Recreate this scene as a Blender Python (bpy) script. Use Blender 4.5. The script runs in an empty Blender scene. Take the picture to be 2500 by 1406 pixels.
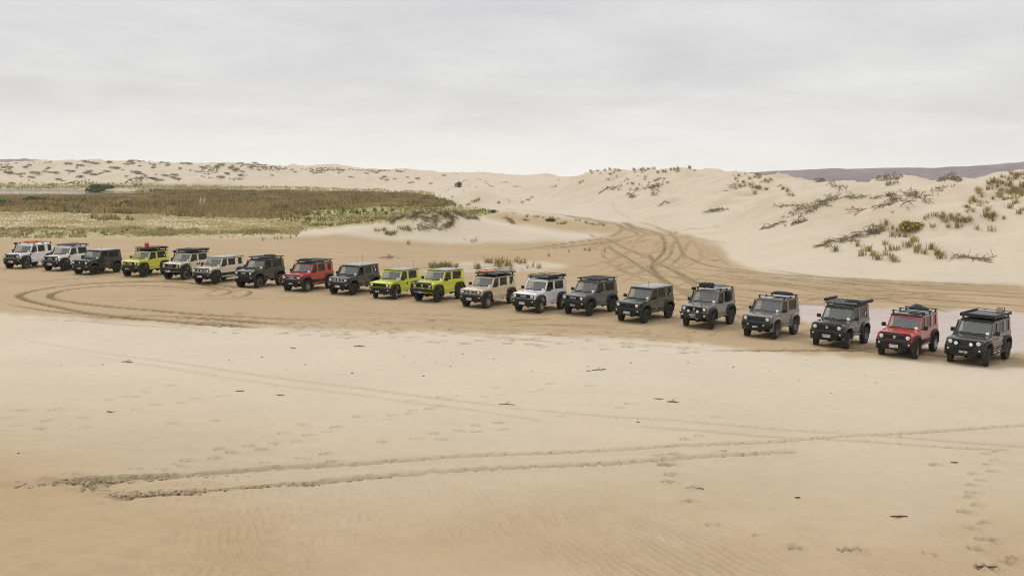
import bpy, bmesh, math, random, time
import numpy as np
from mathutils import Vector, Matrix

T0 = time.time()
RNG = np.random.default_rng(7)
rnd = random.Random(11)
S = bpy.context.scene
COL = S.collection

# ------------------------------------------------------------------ camera
F_PX, W_PX, H_PX = 2250.0, 2500.0, 1406.0
CAM_Z, PITCH, ROLL = 7.0426, math.radians(6.447), math.radians(1.106)
R0 = np.array((1.0, 0, 0)); U0 = np.array((0, math.sin(PITCH), math.cos(PITCH)))
FWD = np.array((0, math.cos(PITCH), -math.sin(PITCH)))
RGT = math.cos(ROLL) * R0 + math.sin(ROLL) * U0
UPV = math.cos(ROLL) * U0 - math.sin(ROLL) * R0
cd = bpy.data.cameras.new('camera'); cam = bpy.data.objects.new('camera', cd); COL.objects.link(cam)
cd.sensor_width = 36.0; cd.lens = F_PX * 36.0 / W_PX; cd.clip_start = 0.5; cd.clip_end = 9000
M = Matrix.Identity(4)
for i in range(3):
    M[i][0] = RGT[i]; M[i][1] = UPV[i]; M[i][2] = -FWD[i]
M[2][3] = CAM_Z
cam.matrix_world = M
S.camera = cam

# ------------------------------------------------------------------ sky, sun, exposure
SUN_EL, SUN_AZ = math.radians(55), math.radians(-35)      # azimuth from +Y towards +X
w = bpy.data.worlds.new('World'); S.world = w; w.use_nodes = True
nt = w.node_tree; nt.nodes.clear()
def N(t, tree, **kw):
    n = tree.nodes.new(t)
    for k, v in kw.items(): setattr(n, k, v)
    return n
def math_node(tree, op, a=None, b=None, clamp=False):
    n = tree.nodes.new('ShaderNodeMath'); n.operation = op; n.use_clamp = clamp
    for i, v in enumerate((a, b)):
        if v is None: continue
        if isinstance(v, (int, float)): n.inputs[i].default_value = v
        else: tree.links.new(v, n.inputs[i])
    return n.outputs[0]
def mix_col(tree, fac, a, b, mode='MIX'):
    n = tree.nodes.new('ShaderNodeMix'); n.data_type = 'RGBA'; n.blend_type = mode
    for sock, v in ((n.inputs[0], fac), (n.inputs[6], a), (n.inputs[7], b)):
        if isinstance(v, (int, float)): sock.default_value = v
        elif isinstance(v, tuple): sock.default_value = (*v, 1)
        else: tree.links.new(v, sock)
    return n.outputs[2]
sky = N('ShaderNodeTexSky', nt, sky_type='NISHITA', sun_disc=False, sun_elevation=SUN_EL, sun_rotation=SUN_AZ)
bg_clear = N('ShaderNodeBackground', nt); bg_clear.inputs[1].default_value = 0.08
nt.links.new(sky.outputs[0], bg_clear.inputs[0])
tc = N('ShaderNodeTexCoord', nt); sep = N('ShaderNodeSeparateXYZ', nt); nt.links.new(tc.outputs['Generated'], sep.inputs[0])
zc = math_node(nt, 'MAXIMUM', sep.outputs[2], 0.0)
den = math_node(nt, 'ADD', zc, 0.16)
cx = math_node(nt, 'DIVIDE', sep.outputs[0], den); cy = math_node(nt, 'DIVIDE', sep.outputs[1], den)
comb = N('ShaderNodeCombineXYZ', nt); nt.links.new(cx, comb.inputs[0]); nt.links.new(cy, comb.inputs[1])
mp = N('ShaderNodeMapping', nt); mp.inputs['Rotation'].default_value = (0, 0, 0.18); mp.inputs['Scale'].default_value = (0.7, 0.85, 1)
nt.links.new(comb.outputs[0], mp.inputs[0])
n1 = N('ShaderNodeTexNoise', nt); n1.inputs['Scale'].default_value = 1.9; n1.inputs['Detail'].default_value = 9; n1.inputs['Roughness'].default_value = 0.58; n1.inputs['Distortion'].default_value = 0.25
nt.links.new(mp.outputs[0], n1.inputs['Vector'])
n2 = N('ShaderNodeTexNoise', nt); n2.inputs['Scale'].default_value = 0.45; n2.inputs['Detail'].default_value = 3
nt.links.new(mp.outputs[0], n2.inputs['Vector'])
cr = N('ShaderNodeValToRGB', nt); nt.links.new(math_node(nt, 'ADD', math_node(nt, 'MULTIPLY', n1.outputs[0], 0.6), math_node(nt, 'MULTIPLY', n2.outputs[0], 0.4)), cr.inputs[0])
cr.color_ramp.elements[0].position = 0.38; cr.color_ramp.elements[0].color = (0.672, 0.662, 0.676, 1)
cr.color_ramp.elements[1].position = 0.64; cr.color_ramp.elements[1].color = (0.835, 0.842, 0.832, 1)
hz = N('ShaderNodeMapRange', nt); nt.links.new(sep.outputs[2], hz.inputs[0])
hz.inputs[1].default_value = 0.0; hz.inputs[2].default_value = 0.085; hz.inputs[3].default_value = 0.8; hz.inputs[4].default_value = 0.0
cl = mix_col(nt, hz.outputs[0], cr.outputs[0], (1.12, 1.13, 1.06))
# the cloud deck is a little brighter overhead, as an overcast sky is
zen = N('ShaderNodeMapRange', nt); nt.links.new(sep.outputs[2], zen.inputs[0])
zen.inputs[1].default_value = 0.25; zen.inputs[2].default_value = 1.0; zen.inputs[3].default_value = 1.0; zen.inputs[4].default_value = 1.6
bg_cloud = N('ShaderNodeBackground', nt); nt.links.new(cl, bg_cloud.inputs[0]); nt.links.new(zen.outputs[0], bg_cloud.inputs[1])
mixw = N('ShaderNodeMixShader', nt); mixw.inputs[0].default_value = 0.94
nt.links.new(bg_clear.outputs[0], mixw.inputs[1]); nt.links.new(bg_cloud.outputs[0], mixw.inputs[2])
wo = N('ShaderNodeOutputWorld', nt); nt.links.new(mixw.outputs[0], wo.inputs[0])

sd = bpy.data.lights.new('sun', 'SUN'); sd.energy = 1.15; sd.angle = math.radians(16); sd.color = (1.0, 0.96, 0.9)
sun = bpy.data.objects.new('sun', sd); COL.objects.link(sun)
sdir = Vector((math.sin(SUN_AZ) * math.cos(SUN_EL), math.cos(SUN_AZ) * math.cos(SUN_EL), math.sin(SUN_EL)))
sun.rotation_euler = sdir.to_track_quat('Z', 'Y').to_euler(); sun.location = (0, 0, 60)

vs = S.view_settings
vs.view_transform = 'Standard'; vs.look = 'None'; vs.gamma = 1; vs.use_curve_mapping = False; vs.exposure = 0.0
S.cycles.filter_width = 1.05; S.cycles.max_bounces = 8; S.cycles.transparent_max_bounces = 12; S.cycles.volume_bounces = 1

# ------------------------------------------------------------------ helpers: picture <-> place
def ray(px, row):
    u = (px - W_PX / 2) / F_PX; v = -(row - H_PX / 2) / F_PX
    return FWD[:, None] + RGT[:, None] * np.atleast_1d(u) + UPV[:, None] * np.atleast_1d(v)
def tan_el(px, row):
    d = ray(px, row); return float(d[2][0] / math.hypot(d[0][0], d[1][0]))
def project(x, y, z):
    zz = z - CAM_Z
    dep = x * FWD[0] + y * FWD[1] + zz * FWD[2]
    dep = np.where(np.abs(dep) < 1e-3, 1e-3, dep)
    u = (x * RGT[0] + y * RGT[1] + zz * RGT[2]) / dep; v = (x * UPV[0] + y * UPV[1] + zz * UPV[2]) / dep
    return W_PX / 2 + F_PX * u, H_PX / 2 - F_PX * v, dep
def hash2(ix, iy, seed):
    h = (ix.astype(np.int64) * 374761393 + iy.astype(np.int64) * 668265263 + seed * 974711) & 0x7fffffff
    h = ((h ^ (h >> 13)) * 1274126177) & 0x7fffffff
    return ((h ^ (h >> 16)) & 0xffff) / 65535.0
def vnoise(x, y, seed=0):
    ix = np.floor(x); iy = np.floor(y); fx = x - ix; fy = y - iy
    fx = fx * fx * (3 - 2 * fx); fy = fy * fy * (3 - 2 * fy)
    a = hash2(ix, iy, seed); b = hash2(ix + 1, iy, seed); c = hash2(ix, iy + 1, seed); d = hash2(ix + 1, iy + 1, seed)
    return (a * (1 - fx) + b * fx) * (1 - fy) + (c * (1 - fx) + d * fx) * fy
def fbm(x, y, seed=0, octv=4, gain=0.5):
    s = 0; a = 1; t = 0
    for o in range(octv):
        s = s + a * (vnoise(x * 2 ** o + o * 17.3, y * 2 ** o - o * 9.1, seed + o) - 0.5); t += a; a *= gain
    return s / t * 2          # about -1..1
def blur(a, n, axis):
    k = np.hanning(2 * n + 3)[1:-1]; k /= k.sum()
    p = [(0, 0)] * a.ndim; p[axis] = (n, n)
    b = np.pad(a, p, mode='edge'); out = np.zeros_like(a)
    L = a.shape[axis]
    for i, kk in enumerate(k):
        out += kk * np.take(b, range(i, i + L), axis=axis)
    return out

# ------------------------------------------------------------------ terrain: heights from a table of profiles (radius, row in view or height)
def zr(r, row, px): return CAM_Z + r * tan_el(px, row)
G = 'z'
PROF = {          # px : list of (radius m, value, kind)
 -900: [(120, 0.1), (180, .3), (430, .4), (560, 400), (640, 390)],
 0:    [(105, 0.0), (150, .25), (185, .3), (430, .2), (520, 452), (560, 434), (600, 414), (640, 398)],
 250:  [(105, 0.0), (150, .25), (185, .3), (430, .2), (530, 455), (570, 432), (610, 410), (640, 397)],
 330:  [(105, 0.0), (150, .25), (190, .3), (430, .2), (530, 456), (570, 430), (610, 408), (640, 392)],
 450:  [(105, 0.0), (150, .25), (190, .3), (430, .3), (540, 457), (590, 428), (640, 397)],
 620:  [(108, 0.0), (150, .2), (190, .3), (420, .3), (540, 459), (590, 436), (650, 401)],
 750:  [(108, 0.0), (150, .2), (200, .3), (420, .3), (520, 463), (590, 443), (660, 407)],
 950:  [(110, 0.0), (150, .2), (220, .3), (400, .3), (480, 469), (590, 447), (680, 413)],
 1100: [(120, 0.0), (150, .2), (250, .4), (340, 486), (420, 470), (560, 448), (700, 422)],
 1250: [(125, 0.0), (160, .1), (230, 512), (300, 490), (380, 465), (500, 445), (700, 428)],
 1350: [(125, 0.0), (160, .1), (200, 527), (250, 498), (300, 470), (370, 447), (460, 436), (700, 429)],
 1410: [(125, 0.0), (165, 0.1), (190, 530), (220, 500), (250, 470), (280, 445), (300, 428), (420, 432)],
 1460: [(125, 0.0), (160, 0.1), (180, 532), (205, 500), (230, 466), (255, 430), (270, 409)],
 1560: [(120, 0.0), (150, 0.1), (172, 528), (195, 492), (220, 450), (245, 408)],
 1650: [(110, 0.0), (135, 0.1), (160, 525), (190, 487), (215, 440), (235, 406)],
 1710: [(100, 0.0), (120, 0.1), (150, 527), (180, 490), (210, 440), (228, 417)],
 1780: [(88, 0.0), (105, 0.3), (140, 530), (170, 480), (200, 438), (218, 417)],
 1850: [(80, 0.0), (92, 0.3), (130, 533), (160, 480), (190, 436), (205, 418)],
 1910: [(76, 0.0), (90, 0.4), (120, 540), (150, 486), (178, 447), (200, 430)],
 1960: [(73, 0.0), (85, 0.4), (112, 545), (140, 492), (165, 455), (195, 440)],
 2100: [(70, 0.0), (80, 0.4), (98, 565), (120, 506), (145, 466), (180, 442)],
 2200: [(68, 0.0), (78, 0.4), (92, 575), (112, 510), (135, 465), (170, 438)],
 2320: [(66, 0.0), (75, 0.4), (88, 572), (104, 515), (125, 465), (150, 441)],
 2400: [(65, 0.0), (74, 0.4), (86, 566), (100, 510), (120, 455), (138, 429)],
 2500: [(64, 0.0), (73, 0.4), (84, 560), (97, 505), (115, 450), (132, 418)],
 3400: [(60, 0.0), (70, 0.4), (84, 560), (97, 505), (115, 450), (132, 425)],
}
BR = np.concatenate([np.linspace(0, 60, 61), np.linspace(61, 420, 460), np.linspace(423, 900, 200), np.geomspace(920, 4200, 30)])
paz, pz = [], []
for px, lst in sorted(PROF.items()):
    d = ray(min(max(px, -400), 2900), 500); az = math.atan2(d[0][0], d[1][0])
    if px == -900: az = math.radians(-60)
    if px == 3400: az = math.radians(60)
    pq = min(max(px, 0), 2500)
    rs, zs = [0, lst[0][0] - 12], [0, 0]
    for r, v in lst:
        rs.append(r); zs.append(v if v < 50 else zr(r, v, pq))
    rs += [lst[-1][0] * 1.12 + 5, lst[-1][0] * 1.5 + 20, 4200]; zs += [zs[-1] - 2.0, zs[-1] * 0.25, 0.0]
    paz.append(az); pz.append(np.interp(BR, rs, zs))
pz = np.array(pz); paz = np.array(paz)
BAZ = np.radians(np.linspace(-60, 60, 481))
BZ = np.empty((len(BAZ), len(BR)))
for j in range(len(BR)): BZ[:, j] = np.interp(BAZ, paz, pz[:, j])
BZ = blur(blur(BZ, 4, 0), 3, 1)
def bump(x, y, cx, cy, sx, sy, a, p=2.0):
    q = np.abs((x - cx) / sx) ** p + np.abs((y - cy) / sy) ** p
    return a * np.exp(-q)
def base_z(x, y):
    """Smooth terrain without tracks or ripples."""
    r = np.hypot(x, y); az = np.arctan2(x, y)
    azc = np.clip(az, BAZ[0], BAZ[-1] - 1e-9)
    fa = (azc - BAZ[0]) / (BAZ[1] - BAZ[0]); ia = np.clip(fa.astype(int), 0, len(BAZ) - 2); fa = fa - ia
    ir = np.clip(np.searchsorted(BR, r, side='right') - 1, 0, len(BR) - 2); fr = np.clip((r - BR[ir]) / (BR[ir + 1] - BR[ir]), 0, 1)
    z = (BZ[ia, ir] * (1 - fr) + BZ[ia, ir + 1] * fr) * (1 - fa) + (BZ[ia + 1, ir] * (1 - fr) + BZ[ia + 1, ir + 1] * fr) * fa
    back = np.clip((np.abs(az) - math.radians(70)) / 0.35, 0, 1)
    z = z * (1 - back * back * (3 - 2 * back))
    dune = np.clip((z - 0.5) / 3.0, 0, 1)
    hum = 1 - np.abs(fbm(x / 8.5, y / 11, 33, 3)) * 2.2
    z = z + dune * (1.1 * fbm(x / 17, y / 17, 3, 4) + 0.58 * fbm(x / 4.5, y / 4.5, 31, 3) + 1.05 * (hum - .45) * np.clip((420 - r) / 100, 0, 1))
    far = np.clip((r - 380) / 150, 0, 1) * dune
    z = z + far * (3.6 * fbm(x / 24, y / 34, 5, 4, 0.6))
    # local mounds
    z = z + bump(x, y, -9.0, 111, 8.5, 5.0, 3.25) + bump(x, y, 4.5, 107.5, 13, 4.2, 1.15) + bump(x, y, -17, 108, 8, 4.5, 0.7)
    z = z + bump(x, y, 0.2, 77.5, 4.2, 1.6, 0.5) + bump(x, y, -6.5, 76.5, 4.0, 1.8, 0.28)
    z = z + bump(x, y, -10.5, 252, 9.0, 9.0, 4.6) + bump(x, y, 36, 92, 7.5, 6.5, 1.5) + bump(x, y, 40, 128, 9, 8, 1.6)
    z = z + bump(x, y, 23.5, 150, 8, 7, 1.4)
    fl = np.clip(1 - dune, 0, 1) * np.clip((r - 3) / 10, 0, 1)
    z = z + fl * np.clip(1.6 - r / 120, 0.2, 1) * 0.10 * fbm(x / 9, y / 9, 41, 3)
    # dry sand sheet in front: soft swells
    ff = np.clip((40 - r) / 12, 0, 1)
    z = z + ff * 0.32 * fbm(x / 7.5 + 3, y / 5.5, 57, 2) * np.clip((34 - r) / 12, 0.1, 1)
    return z

_rr = np.concatenate([np.linspace(12, 120, 110), np.geomspace(121, 900, 260)])
def ground_hit(px, row):
    """Where the sight line through a picture point meets the terrain."""
    d = ray(px, row)[:, 0]; h = math.hypot(d[0], d[1]); ux, uy, t = d[0] / h, d[1] / h, d[2] / h
    zz = base_z(ux * _rr, uy * _rr); lz = CAM_Z + _rr * t
    k = np.nonzero(zz >= lz)[0]
    if len(k) == 0: r = 640.0
    else:
        i = k[0]
        if i == 0: r = _rr[0]
        else:
            a = lz[i - 1] - zz[i - 1]; b = zz[i] - lz[i]; r = _rr[i - 1] + (_rr[i] - _rr[i - 1]) * a / (a + b + 1e-9)
    x, y = ux * r, uy * r
    return np.array((x, y, float(base_z(np.array([x]), np.array([y]))[0])))

# ------------------------------------------------------------------ masks given as outlines in the view, turned into ground attributes
MS = 2
mh, mw = int(H_PX) // MS + 1, int(W_PX) // MS + 1
my, mx = np.mgrid[0:mh, 0:mw]; my = my * MS; mx = mx * MS
def poly_mask(pts, soft=4, warp=5):
    wx = mx + warp * 3 * fbm(mx / 60, my / 14, 71, 3); wy = my + warp * fbm(mx / 46, my / 12, 72, 3)
    p = np.array(pts, float); inside = np.zeros(mx.shape, bool)
    for (x1, y1), (x2, y2) in zip(p, np.roll(p, -1, 0)):
        if y1 == y2: continue
        c = ((y1 > wy) != (y2 > wy)) & (wx < (x2 - x1) * (wy - y1) / (y2 - y1) + x1)
        inside ^= c
    m = inside.astype(float)
    return blur(blur(m, soft, 0), soft * 2, 1)
def sample(mask, px, row):
    i = np.clip(row / MS, 0, mh - 1.001); j = np.clip(px / MS, 0, mw - 1.001)
    i0 = i.astype(int); j0 = j.astype(int); fi = i - i0; fj = j - j0
    return (mask[i0, j0] * (1 - fj) + mask[i0, j0 + 1] * fj) * (1 - fi) + (mask[i0 + 1, j0] * (1 - fj) + mask[i0 + 1, j0 + 1] * fj) * fi

DAMP = poly_mask([(-60, 577), (400, 577), (700, 574), (800, 572), (900, 580), (1000, 590), (1200, 592), (1380, 588), (1470, 580), (1500, 572), (1400, 566), (1250, 545),
    (1180, 532), (1180, 517), (1300, 524), (1450, 540), (1540, 552), (1650, 566), (1740, 590), (1775, 625), (1790, 645), (1850, 664), (2000, 680), (2200, 688), (2560, 699),
    (2560, 905), (2300, 884), (2100, 872), (1900, 858), (1780, 846), (1650, 836), (1500, 824), (1300, 816), (1100, 812), (900, 806), (700, 800), (500, 796), (300, 786), (200, 776), (-60, 762)], 4, 6)
HUMMOCK = np.clip(poly_mask([(1150, 640), (1330, 640), (1400, 650), (1300, 662), (1160, 664), (1040, 662), (1050, 646)], 3, 3), 0, 1)
DAMP = DAMP * (1 - 0.9 * HUMMOCK)
WET = poly_mask([(1950, 746), (2010, 744), (2080, 752), (2170, 752), (2290, 760), (2400, 752), (2560, 770), (2560, 868), (2480, 862), (2300, 852), (2190, 846), (2125, 838), (2060, 812), (1985, 794), (1950, 780)], 3, 4)
STRAW = poly_mask([(-60, 512), (150, 514), (330, 520), (600, 524), (760, 530), (1000, 515), (1180, 512), (1190, 524), (1050, 540), (960, 546), (860, 548), (760, 560), (700, 575), (400, 579), (-60, 579)], 4, 6)
BROWN = poly_mask([(-60, 468), (120, 470), (330, 470), (330, 450), (480, 452), (700, 461), (900, 470), (1000, 476), (1060, 487), (1130, 500), (1060, 505), (900, 506), (760, 516), (740, 534), (600, 532), (400, 526), (150, 517), (-60, 516)], 4, 5)
GREEN = poly_mask([(700, 536), (800, 516), (900, 506), (1000, 494), (1100, 498), (1200, 512), (1195, 522), (1130, 528), (1040, 526), (960, 540), (860, 546), (760, 552)], 4, 5)
GREEN = np.maximum(GREEN, 0.95 * poly_mask([(660, 545), (700, 524), (760, 508), (900, 496), (1000, 490), (1010, 512), (900, 528), (760, 552)], 4, 4))
GREEN = np.maximum(GREEN, 0.8 * poly_mask([(-60, 456), (200, 449), (330, 449), (430, 452), (420, 462), (230, 461), (-60, 463)], 3, 3))
GREEN = np.maximum(GREEN, 0.6 * poly_mask([(-60, 562), (200, 562), (520, 566), (500, 578), (-60, 579)], 4, 6))
POND = poly_mask([(-60, 460), (240, 460), (345, 465), (300, 476), (150, 473), (60, 470), (-60, 469)], 2, 1)
FTAN_SHADE = np.clip((my - 900) / 440.0, 0, 1) ** 1.15 * 0.98          # browner sand towards the camera, part of it foreground shading put into the colour
FTAN_SHADE = FTAN_SHADE * (0.9 + 0.25 * fbm(mx / 420, my / 120, 88, 3)) + np.clip((880 - mx) / 900, 0, 1) * np.clip((my - 860) / 200, 0, 1) * 0.34

# ------------------------------------------------------------------ the sheet of ground: one grid, finer where the camera is near
AZ_D = np.linspace(math.radians(-30.6), math.radians(30.6), 1000)
AZ = np.concatenate([np.linspace(-math.pi, math.radians(-75), 16)[:-1], np.linspace(math.radians(-75), math.radians(-30.6), 46)[:-1], AZ_D,
                     np.linspace(math.radians(30.6), math.radians(75), 46)[1:], np.linspace(math.radians(75), math.pi, 16)[1:]])
K = CAM_Z * F_PX
RR = np.concatenate([[0.4, 2, 4, 6, 8, 10, 11.5, 13, 14], K / (np.arange(1480, 722, -2.2) - 448.0), K / (np.arange(721, 566, -1.0) - 448.0)])
RR = np.concatenate([RR, np.arange(RR[-1] + 0.9, 200, 0.95), np.arange(202, 420, 1.9), np.arange(423, 760, 3.0), np.geomspace(770, 4000, 30)])
nA, nR = len(AZ), len(RR)
AA, RG = np.meshgrid(AZ, RR, indexing='ij')
X = RG * np.sin(AA); Y = RG * np.cos(AA)
Zb = base_z(X.ravel(), Y.ravel()).reshape(X.shape)
PXG, ROWG, DEP = project(X, Y, Zb)
front = (DEP > 1) & (np.abs(AA) < math.radians(60))
PXG = np.where(front, PXG, 1250); ROWG = np.where(front, ROWG, 1400)
def A(mask): return np.where(front, sample(mask, PXG, ROWG), 0)
a_damp_shade = A(DAMP); a_wet = A(WET); a_straw = A(STRAW); a_brown = A(BROWN); a_green = A(GREEN); a_pond = A(POND)
a_damp_shade = np.maximum(a_damp_shade, np.where(front, sample(FTAN_SHADE, PXG, ROWG), 0.6))  # real damp plus the foreground shade painted into the same channel
near = (RG < 420)
a_brown *= near | True
_dm = np.clip((Zb - .8) / 3, 0, 1) * (RG < 420)
a_damp_shade = np.maximum(a_damp_shade, _dm * np.clip(.03 + .50 * fbm(X / 7.0, Y / 9.0, 141, 4), 0, .5))
a_dark = np.zeros_like(X)
Zt = Zb.copy()
Zt -= 0.8 * np.clip(a_pond * 2.2, 0, 1)

def window(x0, x1, y0, y1):
    r = [math.hypot(a, b) for a in (x0, x1) for b in (y0, y1)]; z = [math.atan2(a, b) for a in (x0, x1) for b in (y0, y1)]
    i0 = np.searchsorted(AZ, min(z)) - 1; i1 = np.searchsorted(AZ, max(z)) + 1
    j0 = np.searchsorted(RR, min(min(r), min(abs(y0), abs(y1)))) - 1; j1 = np.searchsorted(RR, max(r)) + 1
    return max(i0, 0), min(i1, nA), max(j0, 0), min(j1, nR)
def rut(world_pts, width, depth, dark, seed=0, churn=0.0, fade=True):
    """Press one tyre rut into the sheet: a groove with soft lips, moister sand turned up in it."""
    P = np.array(world_pts)[:, :2]
    seg = np.hypot(*np.diff(P, axis=0).T); tot = np.concatenate([[0], np.cumsum(seg)])
    n = max(3, int(tot[-1] / 0.8))
    s = np.linspace(0, tot[-1], n); Q = np.stack([np.interp(s, tot, P[:, 0]), np.interp(s, tot, P[:, 1])], 1)
    if n > 12:
        for _ in range(2): Q[1:-1] = (Q[:-2] + 2 * Q[1:-1] + Q[2:]) / 4
    for k in range(n - 1):
        (xa, ya), (xb, yb) = Q[k], Q[k + 1]; rr_ = math.hypot(xa, ya)
        wd_ = max(width, .62 * min(rr_ * rr_ / 15840 * (2.2 if rr_ < 58 else 1.0), .95)); dk_ = dark * (width / wd_) ** .6; m = wd_ * 2.6
        i0, i1, j0, j1 = window(min(xa, xb) - m, max(xa, xb) + m, min(ya, yb) - m, max(ya, yb) + m)
        if i1 - i0 < 2 or j1 - j0 < 2: continue
        xs = X[i0:i1, j0:j1]; ys = Y[i0:i1, j0:j1]
        dx, dy = xb - xa, yb - ya; L2 = dx * dx + dy * dy + 1e-9
        t = np.clip(((xs - xa) * dx + (ys - ya) * dy) / L2, 0, 1)
        d = np.hypot(xs - xa - t * dx, ys - ya - t * dy) / wd_
        e = 1.0
        if fade: fl_ = 3.0 if abs(ya) > 32 else .7; e = min(1.0, s[k] / fl_ + .15, (s[-1] - s[k]) / fl_ + .15)
        nz = 0.65 + 0.6 * (vnoise(np.array([s[k] * 0.35 + seed * 7.7]), np.array([seed * 3.1]), 5)[0])
        g = np.exp(-(d / 0.55) ** 4) ; lip = np.exp(-((d - 1.35) / 0.45) ** 2)
        inside = DZ[i0:i1, j0:j1]
        val = e * depth * (-g + 0.55 * lip)
        if churn:
            val = val + e * churn * (g + .6 * lip) * fbm(xs * 9, ys * 9, 13, 3)
        DZ[i0:i1, j0:j1] = np.where(np.abs(val) > np.abs(inside), val, inside)
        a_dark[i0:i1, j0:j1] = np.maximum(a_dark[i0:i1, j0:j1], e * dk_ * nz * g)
DZ = np.zeros_like(X)
def w(pts): return [ground_hit(a, b) for a, b in pts]
def z5(x0, y0, sc, pts): return [(x0 + a / sc, y0 + b / sc) for a, b in pts]
sd_ = [0]
wk = 1.0
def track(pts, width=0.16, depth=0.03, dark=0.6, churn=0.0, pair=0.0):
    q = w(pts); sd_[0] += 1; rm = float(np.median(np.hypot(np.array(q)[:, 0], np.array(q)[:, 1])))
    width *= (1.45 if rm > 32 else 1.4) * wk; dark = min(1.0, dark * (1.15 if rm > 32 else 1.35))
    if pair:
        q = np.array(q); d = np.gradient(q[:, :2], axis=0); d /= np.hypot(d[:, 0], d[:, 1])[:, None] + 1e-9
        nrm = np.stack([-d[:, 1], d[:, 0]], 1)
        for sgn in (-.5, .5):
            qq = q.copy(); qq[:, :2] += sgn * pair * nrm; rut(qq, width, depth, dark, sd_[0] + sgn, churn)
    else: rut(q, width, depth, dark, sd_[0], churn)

# the turning loop at the left and the lines beside it
A7 = lambda p: z5(0, 640, 2.5, p)
track(A7([(1420, 178), (1200, 130), (1000, 119), (800, 123), (600, 131), (400, 146), (250, 166), (150, 186), (100, 206), (150, 230), (250, 255), (400, 285), (550, 315), (700, 328), (850, 346), (1000, 356), (1150, 372), (1400, 392), (1600, 400)]), .30, .05, .95, .02)
track(A7([(1250, 168), (1050, 150), (800, 140), (600, 149), (450, 162), (350, 180), (285, 206), (330, 228), (450, 248), (600, 265), (800, 285), (1000, 300), (1200, 318), (1400, 330), (1750, 350), (1950, 353)]), .28, .05, .9, .02)
track(A7([(1640, 170), (1450, 146), (1200, 124), (1000, 115), (800, 117), (600, 125), (420, 139)]), .34, .05, .95, .02)
track(A7([(0, 118), (200, 124), (420, 104), (640, 84), (900, 78)]), .2, .03, .7)
track(A7([(0, 122), (160, 134), (330, 130), (520, 118)]), .18, .03, .6)
track(A7([(0, 245), (100, 268), (200, 285), (400, 310), (600, 325), (900, 327), (1250, 340), (1760, 380)]), .2, .04, .8)
track(A7([(440, 330), (600, 334), (800, 345), (1000, 358), (1090, 362)]), .34, .06, .95, .04)
track(A7([(850, 325), (1000, 330), (1250, 345), (1500, 365), (1760, 382)]), .26, .05, .9, .03)
track(A7([(1120, 362), (1250, 370), (1400, 380), (1560, 398)]), .28, .06, .9, .04)
track(A7([(400, 208), (800, 210), (1260, 204)]), .12, .02, .5); track(A7([(480, 236), (1000, 230), (1500, 224), (1900, 215)]), .12, .02, .55)
track(A7([(0, 232), (300, 236), (520, 240)]), .12, .02, .4); track(A7([(420, 158), (800, 152), (1250, 176)]), .14, .02, .5)
track(A7([(0, 345), (200, 352), (500, 358), (800, 385), (1100, 402)]), .16, .03, .45)
B7 = lambda p: z5(400, 660, 9.615, p)
for p in ([(1000, 550), (1120, 640), (1300, 610), (1500, 560), (1620, 500), (1550, 430), (1400, 420), (1200, 470), (1000, 540)],
          [(1550, 560), (1620, 620), (1720, 670), (1900, 610), (2060, 550), (2080, 480), (1900, 440), (1720, 470), (1560, 540)],
          [(1120, 480), (1500, 380), (1700, 440)], [(1720, 470), (1950, 430)], [(1200, 400), (1450, 370), (1900, 380)], [(940, 660), (1080, 640), (1040, 560)]):
    track(B7(p), .16, .05, .7, .03)
track(B7([(0, 270), (500, 290), (1000, 330), (1600, 400), (2000, 420)]), .36, .04, .8, .02)
track(B7([(0, 340), (700, 370), (1200, 450), (1450, 470)]), .34, .04, .8, .02)
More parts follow.
